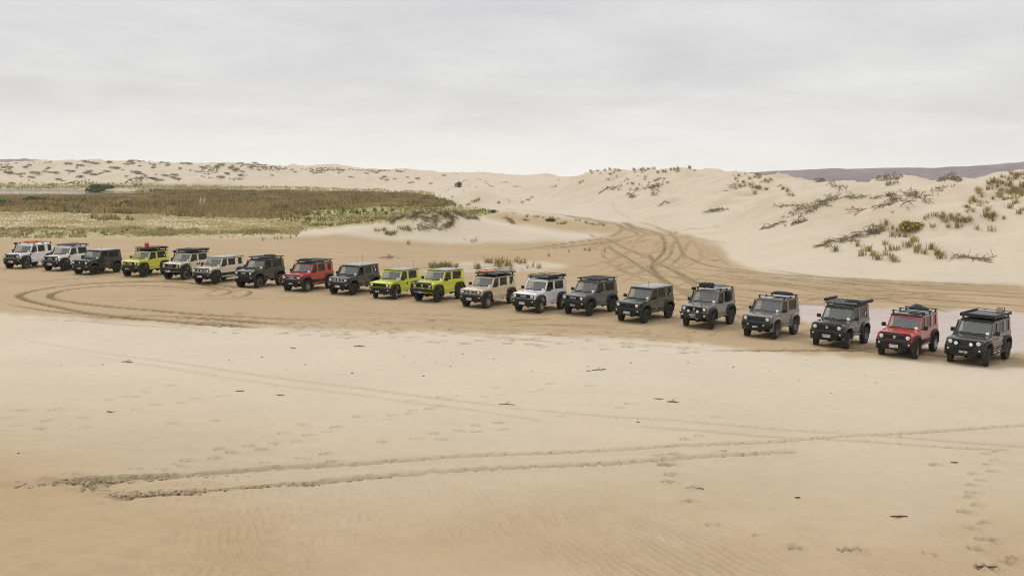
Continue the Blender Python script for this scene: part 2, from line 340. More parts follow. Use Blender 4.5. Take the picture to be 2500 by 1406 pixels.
# the crossing in the middle
C3 = lambda p: z5(1200, 380, 3.906, p)
D3 = [
 ([(120, 500), (400, 535), (640, 562), (900, 592), (1150, 637), (1350, 680), (1500, 715), (1620, 750), (1655, 830), (1650, 900), (1600, 970), (1545, 1010), (1525, 1070), (1600, 1150), (1750, 1250)], .30, .9),
 ([(640, 560), (950, 613), (1150, 650), (1350, 700), (1500, 745), (1600, 765)], .5, .9),
 ([(700, 575), (1000, 630), (1250, 685), (1400, 740), (1380, 760)], .4, .8),
 ([(1100, 650), (1250, 690), (1220, 730), (1130, 780)], .3, .7),
 ([(1350, 635), (1550, 670), (1700, 730), (1760, 790), (1800, 880), (1850, 960), (2000, 1030), (2200, 1080), (2500, 1130)], .26, .8),
 ([(1500, 720), (1640, 760), (1700, 770), (1760, 760)], .3, .7),
 ([(2000, 690), (1850, 705), (1750, 725), (1740, 760)], .35, .6), ([(2200, 695), (1900, 690), (1620, 738)], .2, .5),
 ([(0, 912), (300, 890), (600, 852), (900, 812), (1050, 800), (1200, 792), (1400, 765), (1560, 748)], .3, .75),
 ([(400, 885), (700, 868), (1000, 842), (1200, 822), (1500, 800), (1640, 800)], .4, .7),
 ([(0, 905), (500, 893), (900, 850), (1100, 815)], .25, .5),
 ([(930, 740), (1100, 800), (1200, 840), (1350, 910), (1500, 980), (1560, 1010), (1750, 1100), (1900, 1180), (2050, 1250)], .26, .8),
 ([(1100, 830), (1200, 920), (1350, 1010), (1450, 1080), (1530, 1120), (1700, 1230)], .3, .8), ([(1050, 915), (1080, 975), (1250, 1032)], .22, .6),
 ([(1170, 1070), (1250, 1030), (1450, 1010), (1700, 1000), (2000, 995), (2300, 990)], .22, .7),
 ([(1170, 1070), (1250, 1110), (1350, 1130), (1500, 1090), (1620, 1020), (1700, 960), (1760, 800)], .24, .7),
 ([(1200, 1090), (1300, 1060), (1450, 1050), (1600, 1080)], .24, .7), ([(1280, 985), (1400, 1040), (1530, 1100)], .2, .6),
 ([(1900, 800), (1850, 900), (1780, 985), (1700, 1060)], .24, .6), ([(1830, 860), (1840, 990)], .4, .45), ([(1620, 800), (1570, 870)], .25, .4),
 ([(350, 1025), (800, 1045), (1170, 1062)], .14, .6), ([(500, 1150), (900, 1120), (1200, 1110), (1400, 1060)], .14, .5), ([(800, 1200), (1150, 1150), (1400, 1110)], .16, .5),
 ([(1500, 930), (1540, 1000), (1700, 1080), (1850, 1150), (2000, 1230), (2200, 1290)], .32, .8), ([(1720, 1060), (1800, 1150), (1960, 1250)], .5, .6),
 ([(1300, 860), (1400, 830), (1600, 815)], .16, .5), ([(1760, 780), (1950, 750), (2150, 740)], .14, .4), ([(1980, 900), (2020, 985)], .2, .4),
 ([(1100, 480), (1150, 440), (1180, 520), (1300, 590), (1450, 605), (1620, 600)], .25, .22), ([(60, 570), (120, 545), (300, 540)], .15, .35),
]
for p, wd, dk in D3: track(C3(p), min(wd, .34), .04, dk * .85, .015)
for k in range(34):      # the many finer overlapping lines of the crossing
    x0 = rnd.uniform(1480, 1720); y0 = rnd.uniform(585, 700); a = rnd.choice((rnd.uniform(-.35, .5), rnd.uniform(.5, 1.1), rnd.uniform(-.9, -.4))); L = rnd.uniform(70, 260); cv = rnd.uniform(-.5, .5)
    track([(x0 + L * (u - .5) * math.cos(a) - L * cv * (u - .5) ** 2 * math.sin(a), y0 + (L * (u - .5) * math.sin(a) + L * cv * (u - .5) ** 2 * math.cos(a)) * .45) for u in (0, .25, .5, .75, 1)], .13, .03, rnd.uniform(.3, .6))
# long runs behind the right half of the row
wk = 1.5
for k in range(22):
    y1 = 700 + k * 4.6 + rnd.uniform(-2, 2); xs = rnd.uniform(1640, 1900) if k % 3 else 1500; y0 = 640 + k * 4.0 + rnd.uniform(-3, 3)
    xe = rnd.uniform(2300, 2560)
    t = lambda u: (xs + (xe - xs) * u, y0 + (y1 - y0) * (u ** .75))
    track([t(0), t(.2), t(.4), t(.6), t(.8), t(1)], rnd.choice((.12, .16, .2)), .03, rnd.uniform(.35, .75))
for k in range(16):
    x0 = rnd.uniform(1690, 1900); y0 = rnd.uniform(655, 700); x1 = x0 + rnd.uniform(250, 500); y1 = y0 + (x1 - x0) * rnd.uniform(.05, .16)
    track([(x0, y0), ((x0 + x1) / 2, (y0 + y1) / 2 - 3), (x1, y1)], .14, .03, rnd.uniform(.4, .7))
track([(1620, 690), (1700, 730), (1760, 760), (1860, 790)], .3, .04, .6); track([(1590, 680), (1680, 712), (1790, 735), (1950, 745), (2050, 740), (2200, 722)], .2, .04, .6)
track([(1960, 740), (1990, 728), (2080, 722), (2250, 715), (2500, 725)], .2, .04, .6); track([(2050, 720), (2140, 730), (2240, 728), (2330, 716)], .2, .04, .5)
# thin lines behind and before the middle of the row
for k in range(26):
    x0 = rnd.uniform(150, 1500); y0 = rnd.uniform(600, 660) + x0 * .02; L = rnd.uniform(150, 520)
    track([(x0, y0), (x0 + L / 2, y0 + rnd.uniform(-3, 5)), (x0 + L, y0 + L * rnd.uniform(.0, .03))], .11, .025, rnd.uniform(.25, .55))
for k in range(14):
    x0 = rnd.uniform(700, 1500); y0 = 742 + (x0 - 700) * .075 + rnd.uniform(0, 40); L = rnd.uniform(120, 420)
    track([(x0, y0), (x0 + L / 2, y0 + L * .03), (x0 + L, y0 + L * .055)], .11, .025, rnd.uniform(.3, .6))
track([(1190, 785), (1260, 781), (1335, 778)], .2, .05, .8); track([(1205, 796), (1330, 793), (1420, 793), (1500, 797)], .16, .04, .7)
track([(1700, 856), (1900, 856), (2100, 855), (2300, 868), (2500, 885)], .2, .05, .7); track([(2020, 846), (2150, 852), (2320, 872), (2520, 872)], .3, .05, .8)
track([(1900, 830), (2010, 838), (2150, 862)], .3, .04, .6); track([(2440, 868), (2530, 878)], .4, .04, .7); track([(1100, 815), (1280, 828), (1380, 838)], .16, .04, .5)
track([(2090, 720), (2200, 738), (2400, 780), (2560, 800)], .2, .03, .5); track([(2140, 735), (2220, 742), (2330, 757)], .2, .03, .6); track([(2290, 780), (2390, 790)], .2, .03, .6)
wk = 1.0
POS = {1: (-36.98, 70.34, -11.5), 2: (-33.49, 69.01, -13.5), 3: (-30.32, 67.10, -17.5), 4: (-26.61, 66.66, -17.6), 5: (-23.19, 65.41, -18.6), 6: (-20.19, 63.24, -20.5), 7: (-16.76, 61.06, -22.3), 8: (-13.23, 59.61, -21.4),
       9: (-10.03, 58.42, -22.5), 10: (-7.19, 56.58, -26.0), 11: (-4.40, 55.47, -30.5), 12: (-1.33, 53.49, -31.8), 13: (1.62, 51.65, -34.2), 14: (4.39, 50.97, -37.8), 15: (7.15, 48.84, -37.0), 16: (10.21, 47.29, -36.6),
       17: (12.74, 44.73, -38.9), 18: (15.26, 42.21, -39.6), 19: (17.55, 40.25, -39.9), 20: (19.97, 38.85, -43.5)}
for k_, (cx_, cy_, th_) in POS.items():      # how each one drove up: two ruts that end at its rear wheels, and short ones under it
    a_ = math.radians(th_); bx, by = -math.sin(a_), math.cos(a_); nx_, ny_ = math.cos(a_), math.sin(a_); cv = rnd.uniform(-.05, .05); L_ = rnd.uniform(7, 15)
    for sx in (-.7, .7):
        rut([(cx_ + nx_ * sx + bx * t + nx_ * cv * t * t, cy_ + ny_ * sx + by * t + ny_ * cv * t * t, 0) for t in (-1.6, 0, 2, L_ * .5, L_ * .75, L_)], .26, .035, .55, k_ + sx, .015)
wk = 1.15
# dry sand: the pair of ruts across the front and the fainter pair that crosses it
R3 = lambda p: z5(0, 860, 2.778, p); R2 = lambda p: z5(900, 860, 3.125, p); R6 = lambda p: z5(1500, 1000, 2.5, p)
track(R3([(40, 902), (180, 893), (300, 888)]) + R3([(600, 872), (900, 852), (1180, 836)]), .30, .045, .55, .07)
track(R3([(960, 850), (1100, 842), (1250, 830), (1500, 810), (1800, 787), (2100, 770), (2480, 748)]) + R2([(120, 832), (300, 824)]), .18, .028, .32, .04)
track(R3([(30, 902), (300, 887), (600, 872), (1100, 842), (1500, 810), (2100, 770), (2480, 748)]) + R2([(500, 812), (1000, 775)]), .20, .009, .11, .015)
track(R3([(480, 936), (780, 978), (1250, 950), (1600, 920), (2200, 870), (2500, 850)]) + R2([(400, 925), (900, 890)]), .20, .009, .11, .015)
track(R3([(480, 936), (700, 965), (780, 985), (1000, 972), (1330, 944)]), .32, .05, .6, .08)
track(R3([(1130, 960), (1250, 950), (1600, 920), (1900, 897), (2200, 870), (2500, 850)]) + R2([(150, 940), (400, 925)]), .18, .028, .34, .05)
track(R3([(560, 925), (640, 905), (720, 890)]), .35, .08, .75, .11); track(R3([(860, 880), (900, 868)]), .3, .08, .7, .08)
track(R2([(0, 836), (500, 812), (1000, 775), (1500, 768), (2000, 740), (2500, 708)]) + R6([(200, 232), (600, 210), (1150, 186), (1600, 155), (2000, 130), (2500, 95)]), .12, .035, .22, .03)
track(R2([(0, 950), (400, 925), (900, 890), (1500, 860), (2100, 835)]) + R6([(200, 318), (400, 300), (700, 272), (1100, 255)]), .13, .04, .25, .05)
track(R3([(450, 0), (850, 62), (1250, 125), (1600, 185), (2000, 240), (2500, 295)]) + R2([(400, 400), (900, 450), (1300, 520)]), .10, .03, .16)
track(R3([(700, 0), (1000, 45), (1300, 85), (1700, 150), (2100, 205), (2480, 248)]) + R2([(180, 300), (400, 340), (900, 398), (1300, 445), (1850, 492), (2500, 530)]) + R6([(400, 72), (800, 102), (1150, 131), (1500, 155), (1900, 180), (2300, 212), (2500, 228)]), .10, .03, .2)
track(R6([(0, 95), (300, 112), (700, 142), (1150, 178), (1600, 202), (1900, 226), (2400, 245)]), .10, .03, .22, .02)
track([(0, 820), (200, 855), (400, 880)], .1, .025, .14)

def dent(px, row, ln=.30, wd=.12, depth=.035, ang=0.0, dark=.25):
    x0, y0, _ = ground_hit(px, row); m = ln * 1.6
    i0, i1, j0, j1 = window(x0 - m, x0 + m, y0 - m, y0 + m)
    xs = X[i0:i1, j0:j1] - x0; ys = Y[i0:i1, j0:j1] - y0
    c, s = math.cos(ang), math.sin(ang)
    u_ = xs * c + ys * s; v_ = -xs * s + ys * c
    q = np.minimum(np.hypot((u_ - ln * .14) / (ln * .34), v_ / (wd / 2)), np.hypot((u_ + ln * .34) / (ln * .17), v_ / (wd * .38)))
    DZ[i0:i1, j0:j1] += depth * (-np.exp(-q ** 4 * .8) + .5 * np.exp(-((q - 1.5) / .4) ** 2))
    a_dark[i0:i1, j0:j1] = np.maximum(a_dark[i0:i1, j0:j1], dark * np.exp(-q ** 4))
FEET = R3([(110, 393), (160, 393), (350, 393), (400, 385), (740, 322), (850, 299), (930, 300), (985, 270), (1150, 222), (320, 462), (270, 517), (580, 507), (560, 445), (760, 405), (1060, 355), (930, 388),
    (1230, 342), (1330, 310), (1500, 298), (330, 862), (530, 832), (1100, 795), (1220, 765), (1270, 730), (1460, 718), (1570, 678), (1690, 635), (1780, 660), (1860, 618), (1920, 545), (2010, 603), (2100, 563),
    (2220, 540), (2280, 508), (2040, 725), (2250, 737), (2210, 685), (1430, 882), (1180, 484), (1460, 462), (2050, 491), (1490, 655), (40, 440), (120, 497), (20, 535), (1810, 750), (920, 788), (2430, 440)])
FEET += R2([(150, 513), (190, 483), (315, 470), (340, 443), (470, 430), (520, 404), (340, 368), (560, 340), (890, 338), (1000, 330), (1240, 300), (1330, 285), (1480, 492), (100, 680), (350, 658), (560, 665), (510, 620), (700, 598), (830, 605), (1040, 588), (830, 560), (1000, 537),
    (1350, 450), (1920, 420), (1990, 390), (1700, 255), (1380, 237), (960, 268), (700, 330), (2420, 662), (2310, 925), (2290, 990), (2470, 1035), (2200, 790)])
FEET += R6([(2270, 270), (2340, 255), (2330, 308), (2280, 335), (2310, 375), (2190, 390), (2250, 432), (2180, 461), (2190, 505), (2170, 532), (2210, 580), (2140, 625), (2255, 690), (2180, 725), (2260, 795), (2320, 800), (2210, 850), (2430, 905), (2400, 935), (2270, 965), (1080, 828), (1110, 850), (880, 765), (1930, 880),
    (600, 700), (460, 560), (340, 400), (320, 440), (480, 480), (520, 160), (430, 180), (620, 45), (1450, 862)])
for i, (a, b) in enumerate(FEET):
    dent(a, b, rnd.uniform(.28, .38), rnd.uniform(.14, .2), rnd.uniform(.035, .06), rnd.uniform(-.4, .5), rnd.uniform(.18, .40))
for a, b, l in ((2410, 1385, .55), (2080, 1344, .6), (2285, 1334 - 200, .35), (1640, 1110, .5), (1630, 1135, .5)):
    dent(a, b, l, .2, .06, .2, .6)
for k in range(230):      # footmarks on the damp flat before the row, and small pits
    a = rnd.uniform(430, 1750); b = 752 + (a - 430) * .045 + rnd.uniform(0, 55)
    dent(a, b, rnd.uniform(.25, .5), rnd.uniform(.2, .4), .04, rnd.uniform(-1, 1), rnd.uniform(.2, .8))
for k in range(40):
    a = rnd.uniform(650, 1800); b = rnd.uniform(600, 700)
    dent(a, b, rnd.uniform(.4, .9), rnd.uniform(.3, .5), .03, rnd.uniform(-.4, .4), rnd.uniform(.1, .4))
# the moist, churned rings round each parked wheel come with the cars' positions
Zt = Zt + DZ
# wind ripples on the nearest dry sand
rip_zone = np.clip((23.0 - RG) / 4.0, 0, 1) * np.clip(0.50 + 0.45 * np.clip(X / 3, 0, 1) + 1.3 * fbm(X / 2.6, Y / 2.6, 91, 2), 0, 1)
ph = (X * 0.92 + Y * 0.39) * 2 * math.pi / 0.21 + 5.5 * fbm(X / .8, Y / .8, 95, 3) + 8 * fbm(X / 3, Y / 3, 96, 2)
rp = np.sin(ph); rip = np.sign(rp) * np.abs(rp) ** 1.3
Zt += np.where(RG < 26, rip_zone * (0.022 + .016 * np.clip(X / 6 + .5, 0, 1)) * rip, 0)
soft_z = np.clip((30 - RG) / 10, 0, 1) * np.clip((X + 1.0) / -3, 0, 1)
Zt += soft_z * 0.06 * fbm(X / .55, Y / .35, 101, 3)
# wind-scour relief on dunes
dmask = np.clip((Zb - 0.6) / 3, 0, 1) * (RG < 420)
Zt += dmask * (0.20 * fbm(X / 1.6, Y / 2.6, 111, 4) + 0.09 * fbm(X / .9, Y / 3.2, 112, 3))
a_var = np.clip(0.5 + 0.5 * fbm(X / 6, Y / 6, 121, 4), 0, 1)

V = np.stack([X, Y, Zt], -1)
da = np.gradient(V, axis=0); dr = np.gradient(V, axis=1)
NRM = np.cross(dr, da); NRM /= np.linalg.norm(NRM, axis=-1, keepdims=True) + 1e-12
NRM *= np.sign(NRM[..., 2:3] + 1e-12)

# ------------------------------------------------------------------ materials
def new_mat(name):
    m = bpy.data.materials.new(name); m.use_nodes = True; t = m.node_tree
    return m, t, t.nodes['Principled BSDF']
def simple(name, col, rough=.6, metal=0.0, coat=0.0, noise=0.0, spec=.5, scale=8.0, emit=None):
    m, t, b = new_mat(name)
    b.inputs['Base Color'].default_value = (*col, 1); b.inputs['Roughness'].default_value = rough; b.inputs['Metallic'].default_value = metal
    b.inputs['Coat Weight'].default_value = coat; b.inputs['Coat Roughness'].default_value = .08; b.inputs['Specular IOR Level'].default_value = spec
    if noise:
        tc = N('ShaderNodeTexCoord', t); n = N('ShaderNodeTexNoise', t); n.inputs['Scale'].default_value = scale; n.inputs['Detail'].default_value = 5
        t.links.new(tc.outputs['Object'], n.inputs['Vector'])
        f = N('ShaderNodeMapRange', t); t.links.new(n.outputs[0], f.inputs[0]); f.inputs[1].default_value = .3; f.inputs[2].default_value = .7; f.inputs[3].default_value = 1 - noise; f.inputs[4].default_value = 1 + noise
        v = N('ShaderNodeVectorMath', t, operation='SCALE'); v.inputs[0].default_value = col; t.links.new(f.outputs[0], v.inputs['Scale']); t.links.new(v.outputs[0], b.inputs['Base Color'])
    return m
def paint(name, col, dust=.25, coat=1.0, rough=.32):
    """Car paint: clear coat over colour, with a film of sand dust that gathers low on the body."""
    m, t, b = new_mat(name)
    tc = N('ShaderNodeTexCoord', t); n = N('ShaderNodeTexNoise', t); n.inputs['Scale'].default_value = 2.5; n.inputs['Detail'].default_value = 6
    t.links.new(tc.outputs['Object'], n.inputs['Vector'])
    sp = N('ShaderNodeSeparateXYZ', t); t.links.new(tc.outputs['Object'], sp.inputs[0])
    lo = N('ShaderNodeMapRange', t); t.links.new(sp.outputs[2], lo.inputs[0]); lo.inputs[1].default_value = .35; lo.inputs[2].default_value = .95; lo.inputs[3].default_value = dust; lo.inputs[4].default_value = .03
    f = math_node(t, 'MULTIPLY', lo.outputs[0], math_node(t, 'MULTIPLY', n.outputs[0], 1.7), True)
    c = mix_col(t, f, col, (.36, .28, .19)); t.links.new(c, b.inputs['Base Color'])
    r = math_node(t, 'ADD', f, rough, True); t.links.new(r, b.inputs['Roughness'])
    b.inputs['Coat Weight'].default_value = coat; b.inputs['Coat Roughness'].default_value = .05; b.inputs['Coat IOR'].default_value = 1.5; b.inputs['Specular IOR Level'].default_value = .25
    return m

def sand_material():
    m, t, b = new_mat('sand')
    def attr(nm):
        a = N('ShaderNodeAttribute', t); a.attribute_name = nm; s = N('ShaderNodeSeparateColor', t); t.links.new(a.outputs['Color'], s.inputs[0]); return s.outputs
    m1 = attr('m1'); m2 = attr('m2'); m3 = attr('m3')
    geo = N('ShaderNodeNewGeometry', t)
    def noise(scale, detail=4, rough=.5, stretch=None):
        n = N('ShaderNodeTexNoise', t); n.inputs['Scale'].default_value = scale; n.inputs['Detail'].default_value = detail; n.inputs['Roughness'].default_value = rough
        if stretch:
            mpn = N('ShaderNodeMapping', t); mpn.inputs['Scale'].default_value = stretch; t.links.new(geo.outputs['Position'], mpn.inputs[0]); t.links.new(mpn.outputs[0], n.inputs['Vector'])
        else: t.links.new(geo.outputs['Position'], n.inputs['Vector'])
        return n.outputs[0]
    nb = noise(.22, 5); nm = noise(2.2, 6, .6); nf = noise(14, 6, .75); ns = noise(1.0, 4, .6, (.12, .9, 1))
    # damp sand and painted foreground shade, boundary broken up by noise
    dmp_shade = math_node(t, 'ADD', m1[0], math_node(t, 'MULTIPLY', math_node(t, 'SUBTRACT', ns, .5), .18), True)
    c = mix_col(t, dmp_shade, SAND_DRY, SAND_DAMP_SHADE)
    c = mix_col(t, math_node(t, 'MULTIPLY', m3[0], .20), c, SAND_PINK)
    c = mix_col(t, math_node(t, 'MULTIPLY', m2[0], .9), c, (.50, .43, .26))
    c = mix_col(t, math_node(t, 'MULTIPLY', m2[1], .93), c, (.28, .22, .115))
    c = mix_col(t, math_node(t, 'MULTIPLY', m2[2], .92), c, (.34, .31, .13))
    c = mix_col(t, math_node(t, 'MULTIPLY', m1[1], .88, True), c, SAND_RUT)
    c = mix_col(t, math_node(t, 'MULTIPLY', m1[2], .8), c, (.50, .41, .375))  # pale sky sheen of the wet sand mixed in as colour
    br = N('ShaderNodeMapRange', t); t.links.new(math_node(t, 'ADD', math_node(t, 'MULTIPLY', nb, .36), math_node(t, 'ADD', math_node(t, 'MULTIPLY', nm, .36), math_node(t, 'MULTIPLY', nf, .28))), br.inputs[0])
    br.inputs[1].default_value = .3; br.inputs[2].default_value = .7; br.inputs[3].default_value = .90; br.inputs[4].default_value = 1.09
    v = N('ShaderNodeVectorMath', t, operation='SCALE'); t.links.new(c, v.inputs[0]); t.links.new(br.outputs[0], v.inputs['Scale'])
    t.links.new(v.outputs[0], b.inputs['Base Color'])
    rg = N('ShaderNodeMapRange', t); t.links.new(m1[2], rg.inputs[0]); rg.inputs[3].default_value = .95; rg.inputs[4].default_value = .34
    t.links.new(rg.outputs[0], b.inputs['Roughness'])
    sp = N('ShaderNodeMapRange', t); t.links.new(m1[2], sp.inputs[0]); sp.inputs[3].default_value = .12; sp.inputs[4].default_value = .5
    t.links.new(sp.outputs[0], b.inputs['Specular IOR Level'])
    bp = N('ShaderNodeBump', t); bp.inputs['Strength'].default_value = .35; bp.inputs['Distance'].default_value = .03
    hs = math_node(t, 'ADD', math_node(t, 'MULTIPLY', nf, .35), math_node(t, 'MULTIPLY', nm, 1.2)); t.links.new(hs, bp.inputs['Height']); t.links.new(bp.outputs[0], b.inputs['Normal'])
    return m
SAND_DRY = (.572, .495, .382); SAND_DAMP_SHADE = (.408, .300, .174); SAND_PINK = (.54, .43, .325); SAND_RUT = (.165, .122, .058)
M_SAND = sand_material()

def grid_object(name, fmask, label=None):
    idx = np.full(nA * nR, -1, np.int64)
    ii, jj = np.nonzero(fmask); q = np.stack([ii * nR + jj, (ii + 1) * nR + jj, (ii + 1) * nR + jj + 1, ii * nR + jj + 1], 1)
    used = np.unique(q); idx[used] = np.arange(len(used)); q = idx[q]
    me = bpy.data.meshes.new(name)
    me.vertices.add(len(used)); me.vertices.foreach_set('co', V.reshape(-1, 3)[used].astype(np.float32).ravel())
    me.loops.add(q.size); me.loops.foreach_set('vertex_index', q.astype(np.int32).ravel())
    me.polygons.add(len(q)); me.polygons.foreach_set('loop_start', (np.arange(len(q)) * 4).astype(np.int32))
    me.polygons.foreach_set('use_smooth', np.ones(len(q), bool))
    for nm, ch in (('m1', (a_damp_shade, a_dark, a_wet)), ('m2', (a_straw, a_brown, a_green)), ('m3', (a_var, a_var, a_var))):
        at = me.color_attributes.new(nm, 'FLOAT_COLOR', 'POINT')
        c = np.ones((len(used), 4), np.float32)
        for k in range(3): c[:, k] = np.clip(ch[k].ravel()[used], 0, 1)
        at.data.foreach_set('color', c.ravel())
    me.update(); me.validate()
    me.normals_split_custom_set_from_vertices(NRM.reshape(-1, 3)[used].astype(np.float32))
    me.materials.append(M_SAND)
    o = bpy.data.objects.new(name, me); COL.objects.link(o); o['kind'] = 'structure'
    if label: o['label'] = label
    return o
# dunes are pieces of the same sheet, cut where they rise from the flat
Zc = (Zb[:-1, :-1] + Zb[1:, 1:]) / 2; PXc = PXG[:-1, :-1]; RC = RG[:-1, :-1]; XC = X[:-1, :-1]; YC = Y[:-1, :-1]
fr_c = front[:-1, :-1]
f_mound = fr_c & (Zc > .45) & (np.abs(XC + 4) < 28) & (np.abs(YC - 109) < 14)
f_right = fr_c & (Zc > .6) & (AA[:-1, :-1] > math.radians(-1.0)) & ~f_mound & (RC > 66) & ((RC < 420) | (AA[:-1, :-1] > math.radians(4)))
f_left = fr_c & (Zc > .6) & ~f_mound & ~f_right & (RC > 200)
f_all = np.ones(Zc.shape, bool)
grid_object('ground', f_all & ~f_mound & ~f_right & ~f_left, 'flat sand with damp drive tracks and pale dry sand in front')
grid_object('sand_mound', f_mound, 'low pale sand mound with exposed roots behind the row of vehicles')
grid_object('dune', f_right, 'tall pale dunes with grass tufts on the right')
grid_object('dune.001', f_left, 'long far dune ridge dotted with scrub on the left')
print('terrain', time.time() - T0)

# pond
def flat_poly(name, pts, z, mat):
    me = bpy.data.meshes.new(name); vs_ = []
    for a, b in pts:
        d = ray(a, b)[:, 0]; t = (z - CAM_Z) / d[2]; vs_.append((d[0] * t, d[1] * t, z))
    me.from_pydata(vs_, [], [list(range(len(vs_)))]); me.update(); me.materials.append(mat)
    o = bpy.data.objects.new(name, me); COL.objects.link(o); o['kind'] = 'structure'; return o
M_WATER = simple('pond_water', (.14, .135, .13), .12, spec=.6)
pond = flat_poly('pond', [(-260, 460.5), (100, 461), (240, 461), (345, 465), (340, 470), (290, 479), (150, 476.5), (60, 474), (-260, 472)][::-1], 0.27, M_WATER)

# far hills
def hills(name, pts, r0, depth, col):
    m = simple(name, col, .95, noise=.55, scale=.018, spec=.1)
    pxs = np.linspace(pts[0][0], pts[-1][0], 160); rows = np.interp(pxs, [p[0] for p in pts], [p[1] for p in pts])
    vs_, fs = [], []; nd = 9
    for i, (a, b) in enumerate(zip(pxs, rows)):
        d = ray(a, b)[:, 0]; h = math.hypot(d[0], d[1]); top = CAM_Z + r0 * d[2] / h + 3.0 * fbm(np.array([i * .23]), np.array([2.2]), 9, 4)[0]
        for k in range(nd):
            u = k / (nd - 1); r = r0 - depth * (1 - u); e = u ** .8
            z = -6 + (top + 6) * e + (1 - u) * u * 90 * fbm(np.array([i * .11 + u]), np.array([u * 2.5]), 8, 3)[0]
            vs_.append((d[0] / h * r, d[1] / h * r, z))
        r = r0 + depth * .6; vs_.append((d[0] / h * r, d[1] / h * r, -6))
    n = nd + 1
    for i in range(159):
        for k in range(nd): fs.append((i * n + k, i * n + k + 1, (i + 1) * n + k + 1, (i + 1) * n + k)[::-1])
    me = bpy.data.meshes.new(name); me.from_pydata(vs_, [], fs); me.update(); me.shade_smooth(); me.materials.append(m)
    o = bpy.data.objects.new(name, me); COL.objects.link(o); o['kind'] = 'structure'; return o
hills('hills', [(1780, 424), (1880, 418), (1990, 413), (2130, 410.5), (2270, 411), (2350, 406), (2430, 402), (2500, 395), (2700, 385), (3300, 378)], 2900, 900, (.130, .090, .104))
hills('hills.001', [(-700, 380), (-200, 386), (0, 388), (60, 388), (70, 390.5), (130, 392), (190, 395), (300, 404)], 3300, 700, (.130, .090, .104))

# ------------------------------------------------------------------ mesh builder for the made things
class MB:
    def __init__(s): s.v = []; s.f = []
    def add(s, vs, fs):
        o = len(s.v); s.v += [tuple(p) for p in vs]; s.f += [tuple(o + i for i in f) for f in fs]; return s
    def hexa(s, p):      # 4 bottom ccw, 4 top ccw
        return s.add(p, [(3, 2, 1, 0), (4, 5, 6, 7), (0, 1, 5, 4), (1, 2, 6, 5), (2, 3, 7, 6), (3, 0, 4, 7)])
    def box(s, x0, x1, y0, y1, z0, z1):
        return s.hexa([(x0, y0, z0), (x1, y0, z0), (x1, y1, z0), (x0, y1, z0), (x0, y0, z1), (x1, y0, z1), (x1, y1, z1), (x0, y1, z1)])
    def prism(s, poly, a0, a1, axis='x', inset=0):
        n = len(poly); vs = []
        for a in (a0, a1):
            for p, q in poly:
                vs.append({'x': (a, p, q), 'y': (p, a, q), 'z': (p, q, a)}[axis])
        return s.add(vs, [tuple(range(n)), tuple(range(2 * n - 1, n - 1, -1))] + [(i, i + n, (i + 1) % n + n, (i + 1) % n) for i in range(n)])
    def tube(s, pts, r, n=6, caps=True):
        pts = [Vector(p) for p in pts]; rings = []
        rad = r if isinstance(r, (list, tuple)) else [r] * len(pts)
        for i, p in enumerate(pts):
            d = (pts[min(i + 1, len(pts) - 1)] - pts[max(i - 1, 0)]).normalized()
            a = d.cross(Vector((0, 0, 1))); a = a if a.length > .05 else d.cross(Vector((1, 0, 0))); a.normalize(); b = d.cross(a)
            rings.append([p + (a * math.cos(2 * math.pi * k / n) + b * math.sin(2 * math.pi * k / n)) * rad[i] for k in range(n)])
        vs = [q for rg in rings for q in rg]; fs = []
        for i in range(len(pts) - 1):
            for k in range(n): fs.append((i * n + k, i * n + (k + 1) % n, (i + 1) * n + (k + 1) % n, (i + 1) * n + k))
        if caps: fs += [tuple(range(n))[::-1], tuple((len(pts) - 1) * n + k for k in range(n))]
        return s.add(vs, fs)
    def lathe(s, prof, n=24, c=(0, 0, 0), lug=0.0, axis='x'):
        """prof: (radius, axial) pairs turned about an axis."""
        vs = []; L = len(prof)
        for k in range(n):
            a = 2 * math.pi * k / n
            for i, (r, x) in enumerate(prof):
                rr = r + (lug if (lug and k % 2 and 2 <= i < L - 2) else 0)
                p = (x, rr * math.cos(a), rr * math.sin(a)) if axis == 'x' else (rr * math.cos(a), x, rr * math.sin(a)) if axis == 'y' else (rr * math.cos(a), rr * math.sin(a), x)
                vs.append((p[0] + c[0], p[1] + c[1], p[2] + c[2]))
        fs = [(k * L + i, k * L + i + 1, ((k + 1) % n) * L + i + 1, ((k + 1) % n) * L + i) for k in range(n) for i in range(L - 1)]
        return s.add(vs, fs)
    def mesh(s, name, bevel=0, seg=2, smooth=True, angle=35):
        me = bpy.data.meshes.new(name); me.from_pydata(s.v, [], s.f)
        bm = bmesh.new(); bm.from_mesh(me)
        bmesh.ops.recalc_face_normals(bm, faces=bm.faces)
        if bevel:
            es = [e for e in bm.edges if len(e.link_faces) == 2 and e.calc_face_angle(0) > math.radians(25)]
            bmesh.ops.bevel(bm, geom=es, offset=bevel, segments=seg, affect='EDGES', clamp_overlap=True)
        bm.to_mesh(me); bm.free(); me.update()
        if smooth:
            me.shade_smooth(); me.set_sharp_from_angle(angle=math.radians(angle))
        return me
CACHE = {}
def cached(key, fn):
    if key not in CACHE: CACHE[key] = fn()
    return CACHE[key]
def obj(name, me, mat, parent=None, loc=(0, 0, 0), rot=(0, 0, 0), scale=None):
    o = bpy.data.objects.new(name, me); COL.objects.link(o)
    if not me.materials: me.materials.append(mat)
    if me.materials[0] is not mat:
        o.material_slots[0].link = 'OBJECT'; o.material_slots[0].material = mat
    o.location = loc; o.rotation_euler = rot
    if scale: o.scale = scale
    if parent is not None: o.parent = parent
    return o
def tag(o, label, cat, group=None):
    o['label'] = label; o['category'] = cat
    if group: o['group'] = group
    return o
